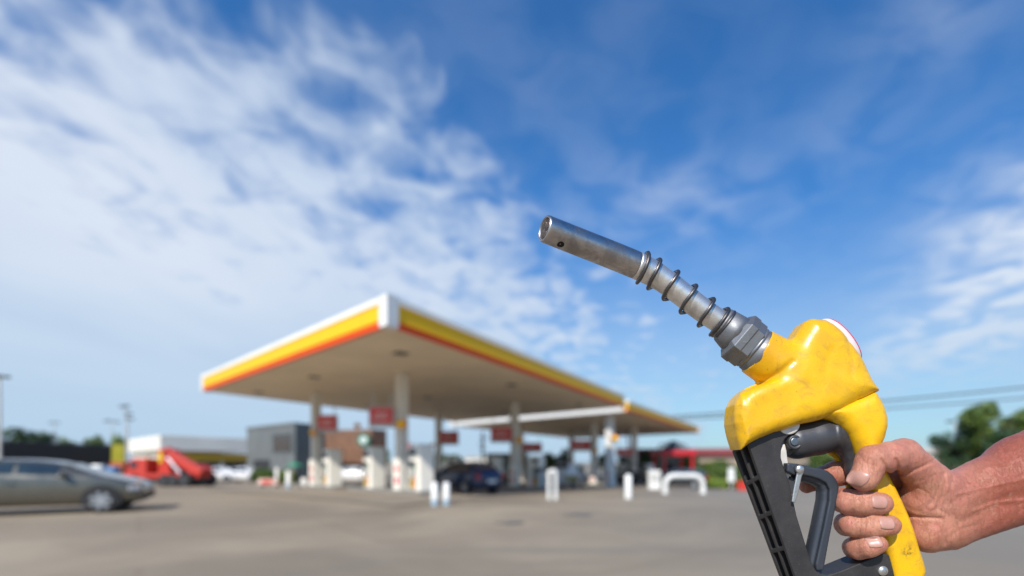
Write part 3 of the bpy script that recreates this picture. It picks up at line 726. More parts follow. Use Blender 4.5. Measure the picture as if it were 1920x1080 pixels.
def tree(px, Y, top_py, wid_px, label, mat, group='trees around the station', n=2600, seed=0):
    rng = random.Random(seed + int(px)); p = onY(px, Y); top = EYE + (HY - top_py) / F * Y - p.z; wr = wid_px / F * Y / 2
    root = thing('tree', label, 'tree', p, 0, group)
    tr = MB().tube([(0, 0, -.1), (.05, 0, top * .25), (-.05, .05, top * .5), (0, 0, top * .8)], [top * .035, top * .028, top * .02, top * .006], 10)
    for k in range(6):
        a = k * 1.1 + rng.random(); h0 = top * rng.uniform(.28, .5)
        tr.tube([(0, 0, h0), (math.cos(a) * wr * .4, math.sin(a) * wr * .4, h0 + top * .15), (math.cos(a) * wr * .75, math.sin(a) * wr * .75, h0 + top * .28)], [top * .014, top * .01, top * .004], 6)
    tr.build('trunk', trunkm, root)
    blobs = []
    for k in range(13):
        a = rng.uniform(0, 6.28); rr = wr * rng.uniform(.15, .72); hz = top * rng.uniform(.42, .86); s_ = wr * rng.uniform(.26, .42)
        blobs.append((math.cos(a) * rr, math.sin(a) * rr, hz, s_, s_, min(s_, top * .16)))
    blobs.append((0, 0, top * .86, wr * .4, wr * .4, top * .14))
    vs, fs = leafmb(blobs, n, max(.10, wr * .075), rng)
    MB().add(vs, fs).build('crown', mat, root)
TL = [(30, 60, 800, 105, 'wide dark green tree above the dark wall, nearest the left edge', leaf_dark), (78, 62, 808, 60, 'darker round tree above the dark wall, right of the widest one', leaf_dark),
      (118, 66, 818, 40, 'yellowish small tree peeping over the dark wall', leaf_bright), (183, 50, 815, 42, 'light green tree at the end of the dark wall', leaf_mid),
      (219, 52, 812, 44, 'bright green tree left of the white car wash', leaf_bright),
      (852, 72, 852, 60, 'dark tree far behind the blue car', leaf_dark), (1030, 70, 848, 46, 'green tree far behind the dispensers, left of the white van', leaf_mid),
      (1060, 74, 840, 40, 'dark tree behind the sign above the white van', leaf_dark), (1135, 74, 848, 44, 'tree between the two white pillars of the rear canopy', leaf_mid),
      (1172, 70, 852, 34, 'small tree behind the rightmost small red sign', leaf_dark),
      (1215, 66, 846, 52, 'dark green tree left of the red kiosk', leaf_dark), (1300, 70, 856, 60, 'green tree right of the red kiosk', leaf_mid),
      (1350, 62, 862, 70, 'green tree in front of the red roofed building', leaf_mid), (1400, 60, 864, 60, 'tree behind the slotted nozzle guard', leaf_mid),
      (1545, 56, 842, 90, 'green tree seen through the gap of the nozzle handle', leaf_mid),
      (715, 75, 838, 46, 'pale tree far behind the near dispensers', leaf_mid)]
for i, (px, Y, ty, wd, lb, mt) in enumerate(TL): tree(px, Y, ty, wd, lb, mt, seed=i)
RT = [(1775, 42, 808, 60, 'dark slim tree beside the white hut', leaf_dark, 2500), (1850, 37, 752, 105, 'tall broad green tree above the forearm', leaf_mid, 5200), (1925, 38, 764, 120, 'big green tree at the right edge of the photo', leaf_mid, 5200),
      (1812, 38, 800, 85, 'lower bushy tree in front of the tall one', leaf_dark, 4200), (1895, 34, 806, 120, 'dark bushy tree just above the forearm', leaf_dark, 5000), (2010, 40, 770, 140, 'tree beyond the right edge of the photo', leaf_mid, 4000)]
for i, (px, Y, ty, wd, lb, mt, n) in enumerate(RT): tree(px, Y, ty, wd, lb, mt, 'trees behind the hand', n, 40 + i)
def hedge(x0, x1, Y, top_py, label, mat, n=2500):
    rng = random.Random(int(x0)); a, b = onY(x0, Y), onY(x1, Y); c = (a + b) / 2; hw = (b.x - a.x) / 2; h = EYE + (HY - top_py) / F * Y - c.z
    root = thing('hedge', label, 'hedge', c, 0, 'green hedges')
    blobs = [(-hw + hw * 2 * (k + .5) / 9, rng.uniform(-.2, .2), h * rng.uniform(.4, .6), hw / 7, .6, h * .5) for k in range(9)]
    vs, fs = leafmb(blobs, n, .11, rng); MB().add(vs, fs).build('foliage', mat, root)
    for k in range(7): MB().tube([(-hw + hw * 2 * (k + .5) / 7, 0, -.05), (-hw + hw * 2 * (k + .5) / 7 + .1, 0, h * .7)], .03, 6).build('stem', trunkm, root)
hedge(476, 518, 41, 879, 'dark and bright green hedge left of the white bollards', leaf_mid); hedge(520, 552, 40, 882, 'bright green hedge in front of the grey building', leaf_bright)
hedge(1322, 1400, 38, 871, 'green hedge right of the white hoop barrier', leaf_mid, 4000); hedge(1325, 1385, 35, 897, 'low bright green hedge in front of the taller one', leaf_bright)
hedge(1130, 1230, 62, 868, 'dark hedge behind the rear canopy', leaf_dark, 4000); hedge(1480, 1700, 52, 868, 'long hedge seen behind the trigger', leaf_dark, 5000)
hedge(1755, 1960, 36, 850, 'dense dark hedge under the trees at the right', leaf_dark, 6000)
# ------------------------------------------------------------------ posts, lamps, small things
def lamp(px, Y, top_py, heads, label, r=0.07):
    p = onY(px, Y); h = EYE + (HY - top_py) / F * Y - p.z
    root = thing('lamp_post', label, 'lamp post', p, 0, 'lamp posts')
    MB().tube([(0, 0, 0), (0, 0, h * .5), (0, 0, h)], [r * 1.5, r * 1.1, r * .8], 10).build('pole', greyframe if r < .1 else darkgrey, root)
    for x, z, s_ in heads:
        ar = MB().tube([(0, 0, h + z - .15), (x * .6, 0, h + z), (x, 0, h + z)], .05, 8).build('arm', darkgrey, root)
        MB().box((x, 0, h + z - .05), (s_, .35, .16), 0, 0, R(8) * (1 if x > 0 else -1)).build('lamp_head', darkgrey, root, .02)
lamp(238, 45, 768, [(-.25, .35, .7), (.25, -.8, .6), (.15, -.3, .5)], 'tall dark floodlight mast left of the car wash', .09)
lamp(210, 60, 790, [(-.55, .1, .7), (.6, 0, .6)], 'lower lamp post with two arms, left of the floodlight mast')
lamp(0, 30, 706, [(.22, .05, .55), (-.3, .0, .5)], 'lamp post cut by the left edge of the photo')
lamp(102, 80, 792, [(-.5, 0, .6), (.5, 0, .6)], 'faint distant lamp post above the dark wall')
lamp(905, 58, 810, [(0.1, -.6, .9), (-.1, -1.3, .7), (0.0, -1.9, .6)], 'dark mast with stacked lamps behind the station, left of the middle pillar', .13)
lamp(1790, 40, 790, [(-.35, .05, .5), (.3, -.4, .3)], 'thin pale pole in front of the trees at the right', .06)
lamp(683, 60, 846, [(.4, .1, .5), (-.4, .1, .5)], 'short lamp post left of the near dispensers')
cabm = pm('cable_black', (0.05, 0.055, 0.06), 0.7)
for i, (y0, y1, lb) in enumerate(((776, 718, 'upper overhead power cable crossing the sky at the right'), (782, 738, 'lower overhead power cable crossing the sky at the right'))):
    pts = []
    for k in range(25):
        u_ = k / 24; px = 1180 + (2250 - 1180) * u_; py = y0 + (y1 - y0) * ((px - 1290) / (1920 - 1290)) + 10 * math.sin(math.pi * u_)
        pts.append(at(px, py, 62))
    o = MB().tube(pts, 0.10 - .02 * i, 6).build('power_cable', cabm); prop(o, lb, 'cable', 'overhead power cables')
for px, lb in ((1178, 'utility pole hidden behind the canopy end'), (2252, 'utility pole beyond the right edge of the photo')):
    p = onY(px, 62.3); root = thing('utility_pole', lb, 'pole', p, 0, 'utility poles')
    hh = (at(px, 786 if px < 1500 else 690, 62).z - p.z) + .3
    MB().tube([(0, 0, -.2), (0, 0, hh)], [.16, .11], 12).build('pole', greyframe, root); MB().box((0, -.1, hh - .5), (1.6, .1, .12)).build('crossarm', darkgrey, root)
def drum(px, Y, w_, h, mat, label, name='drum', cat='drum'):
    p = onY(px, Y); root = thing(name, label, cat, p)
    MB().tube([(0, 0, 0), (0, 0, .03), (0, 0, h * .33), (0, 0, h * .35), (0, 0, h * .66), (0, 0, h * .68), (0, 0, h - .03), (0, 0, h)], [w_ * .48, w_ * .5, w_ * .5, w_ * .53, w_ * .5, w_ * .53, w_ * .5, w_ * .46], 20).build('shell', mat, root)
    MB().tube([(0, 0, h - .01), (0, 0, h + .03)], w_ * .4, 20).build('lid', greyframe, root)
drum(165, 25, .46, .95, pm('drum_orange', (.75, .38, .05), .5), 'orange drum seen just above the bonnet of the silver car')
drum(213, 34, .75, 1.3, bluem, 'blue drum left of the crane truck')
drum(185, 34, .8, 1.45, white, 'white drum between the orange and the blue drum')
def cabinet(px, Y, w_, h, mat, label, screen=glass, name='vending_cabinet', cat='cabinet'):
    p = onY(px, Y); root = thing(name, label, cat, p)
    MB().box((0, 0, h / 2), (w_, w_ * .8, h)).build('case', mat, root, .03); MB().box((0, -w_ * .41, h * .62), (w_ * .75, .03, h * .45)).build('front_panel', screen, root)
    for s_ in (-1, 1): MB().box((s_ * w_ * .38, 0, -.0), (.08, w_ * .6, .12)).build('foot', black, root)
cabinet(229, 37, 1.1, 1.7, pm('rust_red', (.36, .07, .03), .6), 'rust red cabinet beside the blue drum', pm('rust_panel', (.45, .16, .05), .5))
cabinet(246, 40, .7, 1.5, pm('pale_orange', (.62, .33, .12), .6), 'pale orange cabinet left of the crane truck cab', white)
p = onY(222, 43); root = thing('price_board', 'yellow green board on posts left of the car wash', 'sign', p)
MB().box((0, 0, 2.5), (1.1, .12, 1.7)).build('board', pm('olive_yellow', (.30, .27, .02), .5), root, .02)
for s_ in (-1, 1): MB().box((s_ * .45, 0.0, .9), (.08, .1, 1.8)).build('post', greyframe, root)
# parasol, barriers, white board, red tub
p = onY(552, 40); root = thing('parasol', 'green parasol in front of the grey building', 'parasol', p)
MB().tube([(0, 0, 0), (0, 0, 1.75)], .03, 8).build('pole', greyframe, root); MB().tube([(0, 0, 1.45), (0, 0, 1.75)], [.75, .04], 8).build('canopy', pm('parasol_green', (.04, .28, .14), .6), root)
p = gp(503, 914); root = thing('low_barrier', 'low red and white barrier left of the slim bollard', 'barrier', p)
MB().box((0, 0, .35), (1.3, .25, .35), taper=(.9, .6)).build('block', pm('barrier_pinkish_white', (.6, .42, .36), .6), root, .03); MB().box((.0, -.135, .34), (.6, .02, .2)).build('red_stripe', signred, root)
for s_ in (-1, 1): MB().box((s_ * .45, 0, .1), (.2, .4, .2)).build('foot', kerbm, root)
p = onY(1371, 34.0); root = thing('notice_board', 'small white notice board standing in the hedge', 'sign', p)
MB().box((0, 0, 1.0), (.5, .08, .95), taper=(.8, 1)).build('board', white, root, .02); MB().box((0, 0, .25), (.08, .06, .6)).build('post', greyframe, root)
p = onY(1392, 31); root = thing('planter_tub', 'red tub at the foot of the hedge beside the nozzle guard', 'planter', p)
MB().tube([(0, 0, 0), (0, 0, .5), (0, 0, .58)], [.3, .4, .42], 16).build('tub', signred, root); vs, fs = leafmb([(0, 0, .8, .4, .4, .3)], 200, .08, random.Random(3)); MB().add(vs, fs).build('foliage', leaf_mid, root)
# long low white counter shape near the hoop, left side, and pump-like cabinets beneath rear canopy
cabinet(772, 22.6, .55, 2.0, pm('deep_green_case', (.02, .07, .055), .4), 'dark green service cabinet between the near pillar and the boxy dispenser', darkgrey)
cabinet(808, 23.8, .42, 1.9, green, 'green service cabinet right of the boxy dispenser', darkgrey)
cabinet(1013, 33.5, .7, 1.5, pm('pale_grey_case', (.45, .46, .48), .4), 'pale grey service cabinet near the narrow white hoop', white)
cabinet(1226, 34, .8, 1.3, white, 'white cabinet left of the wide hoop barrier', greyframe)
cabinet(958, 36, .45, 1.8, green, 'green service cabinet behind the middle pillar', darkgrey)
cabinet(762, 50, 1.0, 3.9, pm('pink_panel', (.55, .12, .16), .5), 'pink and white totem right of the near pillar', pm('pale_pink', (.6, .3, .33), .5), 'totem', 'sign')

# ------------------------------------------------------------------ the nozzle and the hand (metres; helper px unit = 0.49 mm)
SC = Z0 / F
def Q(u, v, w_=0.0):
    k = 1 - w_ / F; return np.array([CX + (u - CX) * k, HY + (v - HY) * k, w_], float)
ORG = Vector(((1600 - CX) * SC, Z0, EYE + (HY - 900) * SC))
def toW(p, org=ORG):
    return Vector(((p[0] - CX) * SC - org.x, Z0 - p[2] * SC - org.y, EYE + (HY - p[1]) * SC - org.z))
def surface_nets(fn, lo, hi, h):
    ax = [np.arange(lo[i], hi[i] + h, h, dtype=np.float32) for i in range(3)]
    U, V, W_ = ax[0][:, None, None], ax[1][None, :, None], ax[2][None, None, :]
    Fv = np.broadcast_to(fn(U, V, W_), (len(ax[0]), len(ax[1]), len(ax[2]))).astype(np.float32)
    Fv = Fv.copy(); Fv[0] = Fv[-1] = 5; Fv[:, 0] = Fv[:, -1] = 5; Fv[:, :, 0] = Fv[:, :, -1] = 5
    ins = Fv < 0
    c = ins[:-1, :-1, :-1].astype(np.int8)
    cnt = sum(ins[i:ins.shape[0] - 1 + i, j:ins.shape[1] - 1 + j, k:ins.shape[2] - 1 + k].astype(np.int8) for i in (0, 1) for j in (0, 1) for k in (0, 1))
    act = (cnt > 0) & (cnt < 8); idx = -np.ones(act.shape, np.int64); cells = np.argwhere(act); idx[act] = np.arange(len(cells))
    acc = np.zeros((len(cells), 3)); num = np.zeros(len(cells))
    ci, cj, ck = cells.T
    for a in range(3):
        o1, o2 = [x for x in range(3) if x != a]
        for s1 in (0, 1):
            for s2 in (0, 1):
                p = [ci.copy(), cj.copy(), ck.copy()]; p[o1] += s1; p[o2] += s2
                q = [x.copy() for x in p]; q[a] += 1
                f0 = Fv[p[0], p[1], p[2]]; f1 = Fv[q[0], q[1], q[2]]; m = (f0 < 0) != (f1 < 0)
                t_ = np.where(m, f0 / np.where(m, f0 - f1, 1), 0)
                pos = np.zeros((len(cells), 3)); pos[:, a] = t_; pos[:, o1] = s1; pos[:, o2] = s2
                acc[m] += pos[m]; num[m] += 1
    vs = (cells + acc / num[:, None]) * h + np.array(lo)
    fs = []
    for a in range(3):
        o1, o2 = (a + 1) % 3, (a + 2) % 3
        sl0 = [slice(1, -1)] * 3; sl1 = [slice(1, -1)] * 3; sl0[a] = slice(0, -1); sl1[a] = slice(1, None)
        A0, A1 = ins[tuple(sl0)], ins[tuple(sl1)]; e = np.argwhere(A0 != A1)
        if not len(e): continue
        off = np.ones(3, int); off[a] = 0; e = e + off
        d1 = np.zeros(3, int); d1[o1] = 1; d2 = np.zeros(3, int); d2[o2] = 1
        g = lambda x: idx[x[:, 0], x[:, 1], x[:, 2]]
        q = np.stack([g(e - d1 - d2), g(e - d2), g(e), g(e - d1)], 1)
        flip = ins[e[:, 0], e[:, 1], e[:, 2]] == False
        q[flip] = q[flip][:, ::-1]; fs.append(q)
    return vs, np.concatenate(fs)
def smin(a, b, k):
    h = np.clip(0.5 + 0.5 * (b - a) / k, 0, 1); return b * (1 - h) + a * h - k * h * (1 - h)
def smax(a, b, k): return -smin(-a, -b, k)
def cap(U, V, W_, p0, r0, p1, r1):
    ab = p1 - p0; L = float(ab @ ab) + 1e-6
    a, b, c = U - p0[0], V - p0[1], W_ - p0[2]
    t_ = np.clip((a * ab[0] + b * ab[1] + c * ab[2]) / L, 0, 1)
    return np.sqrt((a - t_ * ab[0]) ** 2 + (b - t_ * ab[1]) ** 2 + (c - t_ * ab[2]) ** 2) - (r0 + (r1 - r0) * t_)
def poly2(U, V, pts):
    P_ = [(np.float32(p[0]), np.float32(p[1])) for p in pts]; d = None; s = None
    for i in range(len(P_)):
        (x0, y0), (x1, y1) = P_[i], P_[i - 1]; ex, ey = x1 - x0, y1 - y0; wx, wy = U - x0, V - y0
        t_ = np.clip((wx * ex + wy * ey) / (ex * ex + ey * ey), 0, 1)
        dd = (wx - ex * t_) ** 2 + (wy - ey * t_) ** 2; d = dd if d is None else np.minimum(d, dd)
        c1 = V >= y0; c2 = V < y1; c3 = ex * wy > ey * wx
        fl = (c1 & c2 & c3) | (~c1 & ~c2 & ~c3); s = fl if s is None else (s ^ fl)
    return np.where(s, -1, 1) * np.sqrt(d)
def prism(U, V, W_, pts, w0, w1, r):
    d2 = poly2(U, V, pts) + r; dw = np.abs(W_ - (w0 + w1) / 2) - (w1 - w0) / 2 + r
    return np.minimum(np.maximum(d2, dw), 0) + np.sqrt(np.maximum(d2, 0) ** 2 + np.maximum(dw, 0) ** 2) - r
def polydist(u, v, line):
    d = None
    for (x0, y0), (x1, y1) in zip(line[:-1], line[1:]):
        ex, ey = x1 - x0, y1 - y0; t_ = np.clip(((u - x0) * ex + (v - y0) * ey) / (ex * ex + ey * ey), 0, 1)
        dd = (u - x0 - ex * t_) ** 2 + (v - y0 - ey * t_) ** 2; d = dd if d is None else np.minimum(d, dd)
    return d
def img(U, V, W_):
    k = 1 - W_ / F; return CX + (U - CX) / k, HY + (V - HY) / k
def mesh_obj(name, vs, fs, mat, parent, org=ORG, smooth=True):
    me = bpy.data.meshes.new(name)
    ws = np.stack([(vs[:, 0] - CX) * SC - org.x, Z0 - vs[:, 2] * SC - org.y, EYE + (HY - vs[:, 1]) * SC - org.z], 1)
    me.from_pydata(ws.tolist(), [], fs.tolist()); me.materials.append(mat)
    me.polygons.foreach_set('use_smooth', [smooth] * len(me.polygons)); me.update()
    o = bpy.data.objects.new(name, me); COL.objects.link(o); o.parent = parent
    return o

# ---- materials
def shiny_yellow():
    m = bpy.data.materials.new('worn_yellow_cover'); m.use_nodes = True
    t = NT(m.node_tree); b = t.n['Principled BSDF']; O = t.new('ShaderNodeTexCoord').outputs['Object']
    n1 = t.noise(O, 22, 5, 0.6); n2 = t.noise(O, 70, 6, 0.7, 1.0); n3 = t.noise(O, 330, 3, 0.6); n4 = t.noise(O, 10, 3, 0.5)
    c = t.mix(t.ss(n1, 0.35, 0.7), (0.80, 0.465, 0.002, 1), (0.72, 0.385, 0.002, 1))
    c = t.mix(t.m('MULTIPLY', t.ss(n4, 0.5, 0.72), 0.55), c, (0.70, 0.29, 0.003, 1))
    c = t.mix(t.m('MULTIPLY', t.ss(n2, 0.47, 0.72), 0.62), c, (0.46, 0.24, 0.02, 1))
    c = t.mix(t.m('MULTIPLY', t.ss(n3, 0.66, 0.76), 0.75), c, (0.14, 0.08, 0.02, 1))
    # rubbed black smudge low on the handle
    sm = t.vm('DISTANCE', O, tuple(toW(Q(1703, 1034, 32)))); sm = t.m('MULTIPLY', t.ss(sm, 0.0085, 0.001), t.ss(t.noise(O, 380, 4, 0.7), 0.42, 0.62))
    c = t.mix(t.m('MULTIPLY', sm, 0.85), c, (0.06, 0.04, 0.015, 1))
    t.link(c, b.inputs['Base Color']); t.link(t.ss(n2, 0.35, 0.72, 0.26, 0.55), b.inputs['Roughness'])
    b.inputs['Coat Weight'].default_value = 0.22; b.inputs['Coat Roughness'].default_value = 0.12
    b.inputs['Subsurface Weight'].default_value = 0.12; b.inputs['Subsurface Scale'].default_value = 0.004; b.inputs['Subsurface Radius'].default_value = (1, .5, .1)
    bn = t.new('ShaderNodeBump'); bn.inputs['Strength'].default_value = 0.35; bn.inputs['Distance'].default_value = 0.0012
    t.link(t.m('ADD', t.m('MULTIPLY', n1, 1.2), t.m('MULTIPLY', n2, 0.35)), bn.inputs['Height']); t.link(bn.outputs[0], b.inputs['Normal'])
    return m
ycov = shiny_yellow()
def metal(name, base, rough, scratch=0.5, dark=(0.05, 0.045, 0.045), mt=1.0, amt=0.6, rust=0.35):
    m = bpy.data.materials.new(name); m.use_nodes = True
    t = NT(m.node_tree); b = t.n['Principled BSDF']; O = t.new('ShaderNodeTexCoord').outputs['Object']
    mp = t.new('ShaderNodeMapping'); t.link(O, mp.inputs[0]); mp.inputs['Rotation'].default_value = (0, R(-28), 0); mp.inputs['Scale'].default_value = (0.25, 1, 1)
    n1 = t.noise(O, 45, 6, 0.65, 0.5); n2 = t.noise(mp.outputs[0], 260, 4, 0.7); n3 = t.noise(O, 900, 2, 0.6); n4 = t.noise(O, 120, 5, .7)
    c = t.mix(t.m('MULTIPLY', t.ss(n1, 0.42, 0.68), amt), base + (1,), dark + (1,))
    c = t.mix(t.m('MULTIPLY', t.ss(n4, 0.52, 0.7), rust), c, (0.22, 0.13, 0.09, 1))
    c = t.mix(t.m('MULTIPLY', t.ss(n2, 0.62, 0.74), scratch), c, (0.75, 0.74, 0.72, 1))
    c = t.mix(t.m('MULTIPLY', t.ss(n3, 0.70, 0.78), scratch), c, (0.8, 0.8, 0.8, 1))
    t.link(c, b.inputs['Base Color']); b.inputs['Metallic'].default_value = mt
    t.link(t.ss(n1, 0.3, 0.7, rough - 0.06, rough + 0.14), b.inputs['Roughness'])
    bn = t.new('ShaderNodeBump'); bn.inputs['Strength'].default_value = 0.25; bn.inputs['Distance'].default_value = 0.0004
    t.link(t.m('ADD', n2, t.m('MULTIPLY', n4, 0.6)), bn.inputs['Height']); t.link(bn.outputs[0], b.inputs['Normal'])
    return m
tipmetal = metal('worn_spout_steel', (0.56, 0.52, 0.51), 0.32, 0.85, amt=0.5, rust=0.25)
castmetal = metal('cast_grey_metal', (0.23, 0.235, 0.25), 0.48, 0.25, (0.10, 0.10, 0.11), 0.75, 0.5)
brightspout = metal('polished_spout_steel', (0.80, 0.77, 0.74), 0.36, 0.35, (0.25, 0.22, 0.20), 0.9, 0.5, 0.2)
wire = metal('spring_wire', (0.13, 0.125, 0.13), 0.38, 0.15, (0.05, 0.045, 0.045), 0.9)
darkcast = metal('dark_cast_tube', (0.075, 0.075, 0.082), 0.42, 0.06, (0.05, 0.05, 0.056), 0.45, 0.5, 0.03)
levermat = metal('anodised_lever', (0.055, 0.062, 0.078), 0.40, 0.03, (0.045, 0.048, 0.056), 0.45, 0.5, 0.0)
brightm = metal('bright_steel', (0.62, 0.61, 0.60), 0.30, 0.2, (0.3, 0.28, 0.26), 0.9, 0.4)
def plastic():
    m = bpy.data.materials.new('black_grained_plastic'); m.use_nodes = True
    t = NT(m.node_tree); b = t.n['Principled BSDF']; O = t.new('ShaderNodeTexCoord').outputs['Object']
    g = t.noise(O, 900, 3, 0.6); n = t.noise(O, 40, 5, 0.6); n4 = t.noise(O, 1400, 1, .5)
    c = t.mix(t.ss(n, 0.3, 0.75), (0.020, 0.018, 0.019, 1), (0.040, 0.036, 0.036, 1)); c = t.mix(t.m('MULTIPLY', t.ss(n4, 0.72, 0.8), 0.4), c, (0.3, 0.28, 0.26, 1))
    t.link(c, b.inputs['Base Color']); b.inputs['Roughness'].default_value = 0.55
    bn = t.new('ShaderNodeBump'); bn.inputs['Strength'].default_value = 0.5; bn.inputs['Distance'].default_value = 0.0004
    t.link(g, bn.inputs['Height']); t.link(bn.outputs[0], b.inputs['Normal']); return m
plast = plastic()
paleplastic = pm('pale_plastic', (0.62, 0.58, 0.54), 0.5, var=0.15, scale=60)
noz = thing('fuel_nozzle', 'large yellow and black fuel nozzle with steel spout held up in the foreground', 'fuel nozzle', ORG)

# ---- covers
def wq(u): return max(-22, min(22, (u - 1500) * 0.22))
def PQ(pts): return [tuple(Q(u, v, wq(u))[:2]) for u, v in pts]
arm = PQ([(1358, 782), (1361, 765), (1369, 749), (1380, 738), (1396, 730), (1425, 718), (1480, 698), (1560, 700), (1616, 706), (1641, 733), (1600, 753), (1560, 774), (1529, 788), (1499, 796), (1460, 806), (1430, 814), (1403, 823), (1386, 834), (1371, 845), (1364, 822), (1358, 798)])
dome = PQ([(1478, 640), (1486, 624), (1499, 608), (1512, 602), (1540, 602), (1556, 610), (1574, 624), (1595, 645), (1610, 665), (1626, 697), (1643, 733), (1600, 754), (1535, 784), (1450, 792), (1440, 740), (1458, 690)])
neckp = (Q(1419, 659, 2), 43.0, Q(1486, 702, 0), 50.0)
cre1 = [(1400, 728), (1424, 719), (1450, 706), (1468, 694), (1486, 678)]
cre2 = [(1590, 640), (1598, 670), (1596, 700), (1606, 725), (1611, 752)]
cre3 = [(1560, 655), (1548, 690), (1545, 720)]
ridge1 = [(1388, 733), (1393, 762), (1390, 775), (1398, 805), (1404, 824)]
def wob(U, V, W_): return 1.1 * np.sin(U * .045 + V * .02) * np.sin(V * .05 - W_ * .03) + 0.6 * np.sin(U * .11 - V * .07 + 1)
def upper_sdf(U, V, W_):
    d = smin(prism(U, V, W_, arm, -46, 50, 24), prism(U, V, W_, dome, -44, 47, 32), 12)
    # left end turned away from the viewer: sloping cut
    pl = (-(U - Q(1391, 780, 50)[0]) * 0.80 + (W_ - 50) * 0.60); d = smax(d, pl, 5)
    d = smin(d, cap(U, V, W_, *neckp), 11)
    a = neckp[0]; n = (neckp[2] - neckp[0]); n = n / np.linalg.norm(n)
    d = np.maximum(d, -((U - a[0]) * n[0] + (V - a[1]) * n[1] + (W_ - a[2]) * n[2]))       # flat mouth where the collar enters
    u, v = img(U, V, W_); fr = (W_ > 0)
    d = d + fr * (3.2 * np.exp(-polydist(u, v, cre1) / 40) + 1.0 * np.exp(-polydist(u, v, cre2) / 22) + 0.9 * np.exp(-polydist(u, v, cre3) / 60) - 1.3 * np.exp(-polydist(u, v, ridge1) / 12))
    return d + wob(U, V, W_)
vs, fs = surface_nets(upper_sdf, (1335, 585, -62), (1665, 865, 66), 1.9)
mesh_obj('upper_cover', vs, fs, ycov, noz)
lobe = PQ([(1524, 770), (1600, 745), (1636, 730), (1648, 748), (1656, 764), (1662, 783), (1662, 800), (1657, 816), (1647, 831), (1640, 850), (1622, 868), (1610, 850), (1600, 834), (1587, 815), (1570, 798), (1553, 789), (1535, 786)])
hand_l = PQ([(1600, 800), (1652, 820), (1649, 835), (1664, 887), (1682, 922), (1701, 964), (1716, 1008), (1731, 1054), (1735, 1071), (1730, 1086), (1715, 1092), (1678, 1096), (1664, 1040), (1652, 995), (1638, 950), (1622, 895), (1610, 850)])
smudge_r = [(1690, 940), (1704, 985), (1716, 1030), (1724, 1062)]
def lower_sdf(U, V, W_):
    d = smin(prism(U, V, W_, lobe, -42, 45, 26), prism(U, V, W_, hand_l, -30, 32, 13), 14)
    u, v = img(U, V, W_)
    d = d - (W_ > 0) * 0.9 * np.exp(-polydist(u, v, smudge_r) / 30)
    strip = np.minimum(np.minimum(cap(U, V, W_, Q(1546, 842, -36), 5, Q(1566, 853, -36), 6), cap(U, V, W_, Q(1566, 853, -36), 6, Q(1579, 875, -36), 5)), cap(U, V, W_, Q(1579, 875, -36), 5, Q(1592, 916, -34), 5))
    return np.minimum(d + 0.6 * wob(U, V, W_), strip)
vs, fs = surface_nets(lower_sdf, (1510, 715, -58), (1755, 1110, 60), 1.9)
mesh_obj('handle_cover', vs, fs, ycov, noz)

# ---- spout assembly
axp = [Q(*p) for p in ((1020, 428, 108), (1075, 450, 79), (1135, 473.5, 48), (1193, 497, 22), (1222, 511, 15), (1250, 529, 11), (1315, 580, 6), (1355, 607, 4), (1379, 627, 3), (1409, 651, 2), (1426, 664, 2))]
axp = np.array(axp); sl = np.concatenate([[0], np.cumsum(np.linalg.norm(np.diff(axp, axis=0), axis=1))])
def axis(s):
    acc = np.zeros(3); tot = 0
    for o_ in (-14, -7, 0, 7, 14):
        k = 1.0; x = s + o_
        if x < 0: p = axp[0] + (axp[1] - axp[0]) / sl[1] * x
        elif x > sl[-1]: p = axp[-1] + (axp[-1] - axp[-2]) / (sl[-1] - sl[-2]) * (x - sl[-1])
        else: p = np.array([np.interp(x, sl, axp[:, i]) for i in range(3)])
        acc += p; tot += 1
    return acc / tot
def frame(s):
    d = axis(s + 1) - axis(s - 1); d /= np.linalg.norm(d); up = np.array([0, -1.0, 0]); up = up - d * (up @ d); up /= np.linalg.norm(up)
    fr_ = np.cross(d, up); fr_ = fr_ if fr_[2] > 0 else -fr_
    return d, up, fr_
def lathe(name, prof, mat, parent, n=48, smooth=True, phase=0.0, bevel=0):
    vs = []; m = len(prof)
    for s, r in prof:
        c = axis(s); d, up, fr_ = frame(s)
        for j in range(n):
            a = 2 * math.pi * j / n + phase; vs.append(toW(c + up * math.cos(a) * r + fr_ * math.sin(a) * r))
    fs = [(i * n + j, i * n + (j + 1) % n, (i + 1) * n + (j + 1) % n, (i + 1) * n + j) for i in range(m - 1) for j in range(n)]
    fs += [tuple(range(n))[::-1], tuple(range((m - 1) * n, m * n))]
    mb = MB(); mb.add(vs, fs, smooth); return mb.build(name, mat, parent, bevel)
def s_of(u, v):
    best = None
    for s in np.arange(-10, sl[-1] + 10, 0.5):
        p = axis(s); uu, vv = img(p[0], p[1], p[2]); d = (axis(s + 1) - axis(s - 1))
        e = abs((u - uu) * d[0] + (v - vv) * d[1])
        if best is None or e < best[0]: best = (e, s)
    return best[1]
sA, sB, sC = s_of(1193, 497), s_of(1240, 522), s_of(1352, 606)
prof = [(110, 17.6), (60, 18.0), (3, 18.6), (0.8, 19.4), (0, 20.6), (0.4, 22.2), (2.5, 23.2), (5, 23.4)] + [(s, 23.4) for s in np.linspace(12, sA, 22)] + [(s, 23.4 - 1.6 * (s - sA) / (sB - sA)) for s in np.linspace(sA + 4, sB, 7)] + [(s, 21.8 - 1.0 * (s - sB) / (sC - sB)) for s in np.linspace(sB + 4, sC + 6, 22)]
tk = lambda s, r: (s, r * 1.04 * (1 - axis(s)[2] / F) if s < sB else r)
prof = [tk(*p) for p in prof]
kx = next(i for i, p in enumerate(prof) if i > 8 and p[0] >= sA - 1)
spout = lathe('spout', prof[kx:], brightspout, noz)
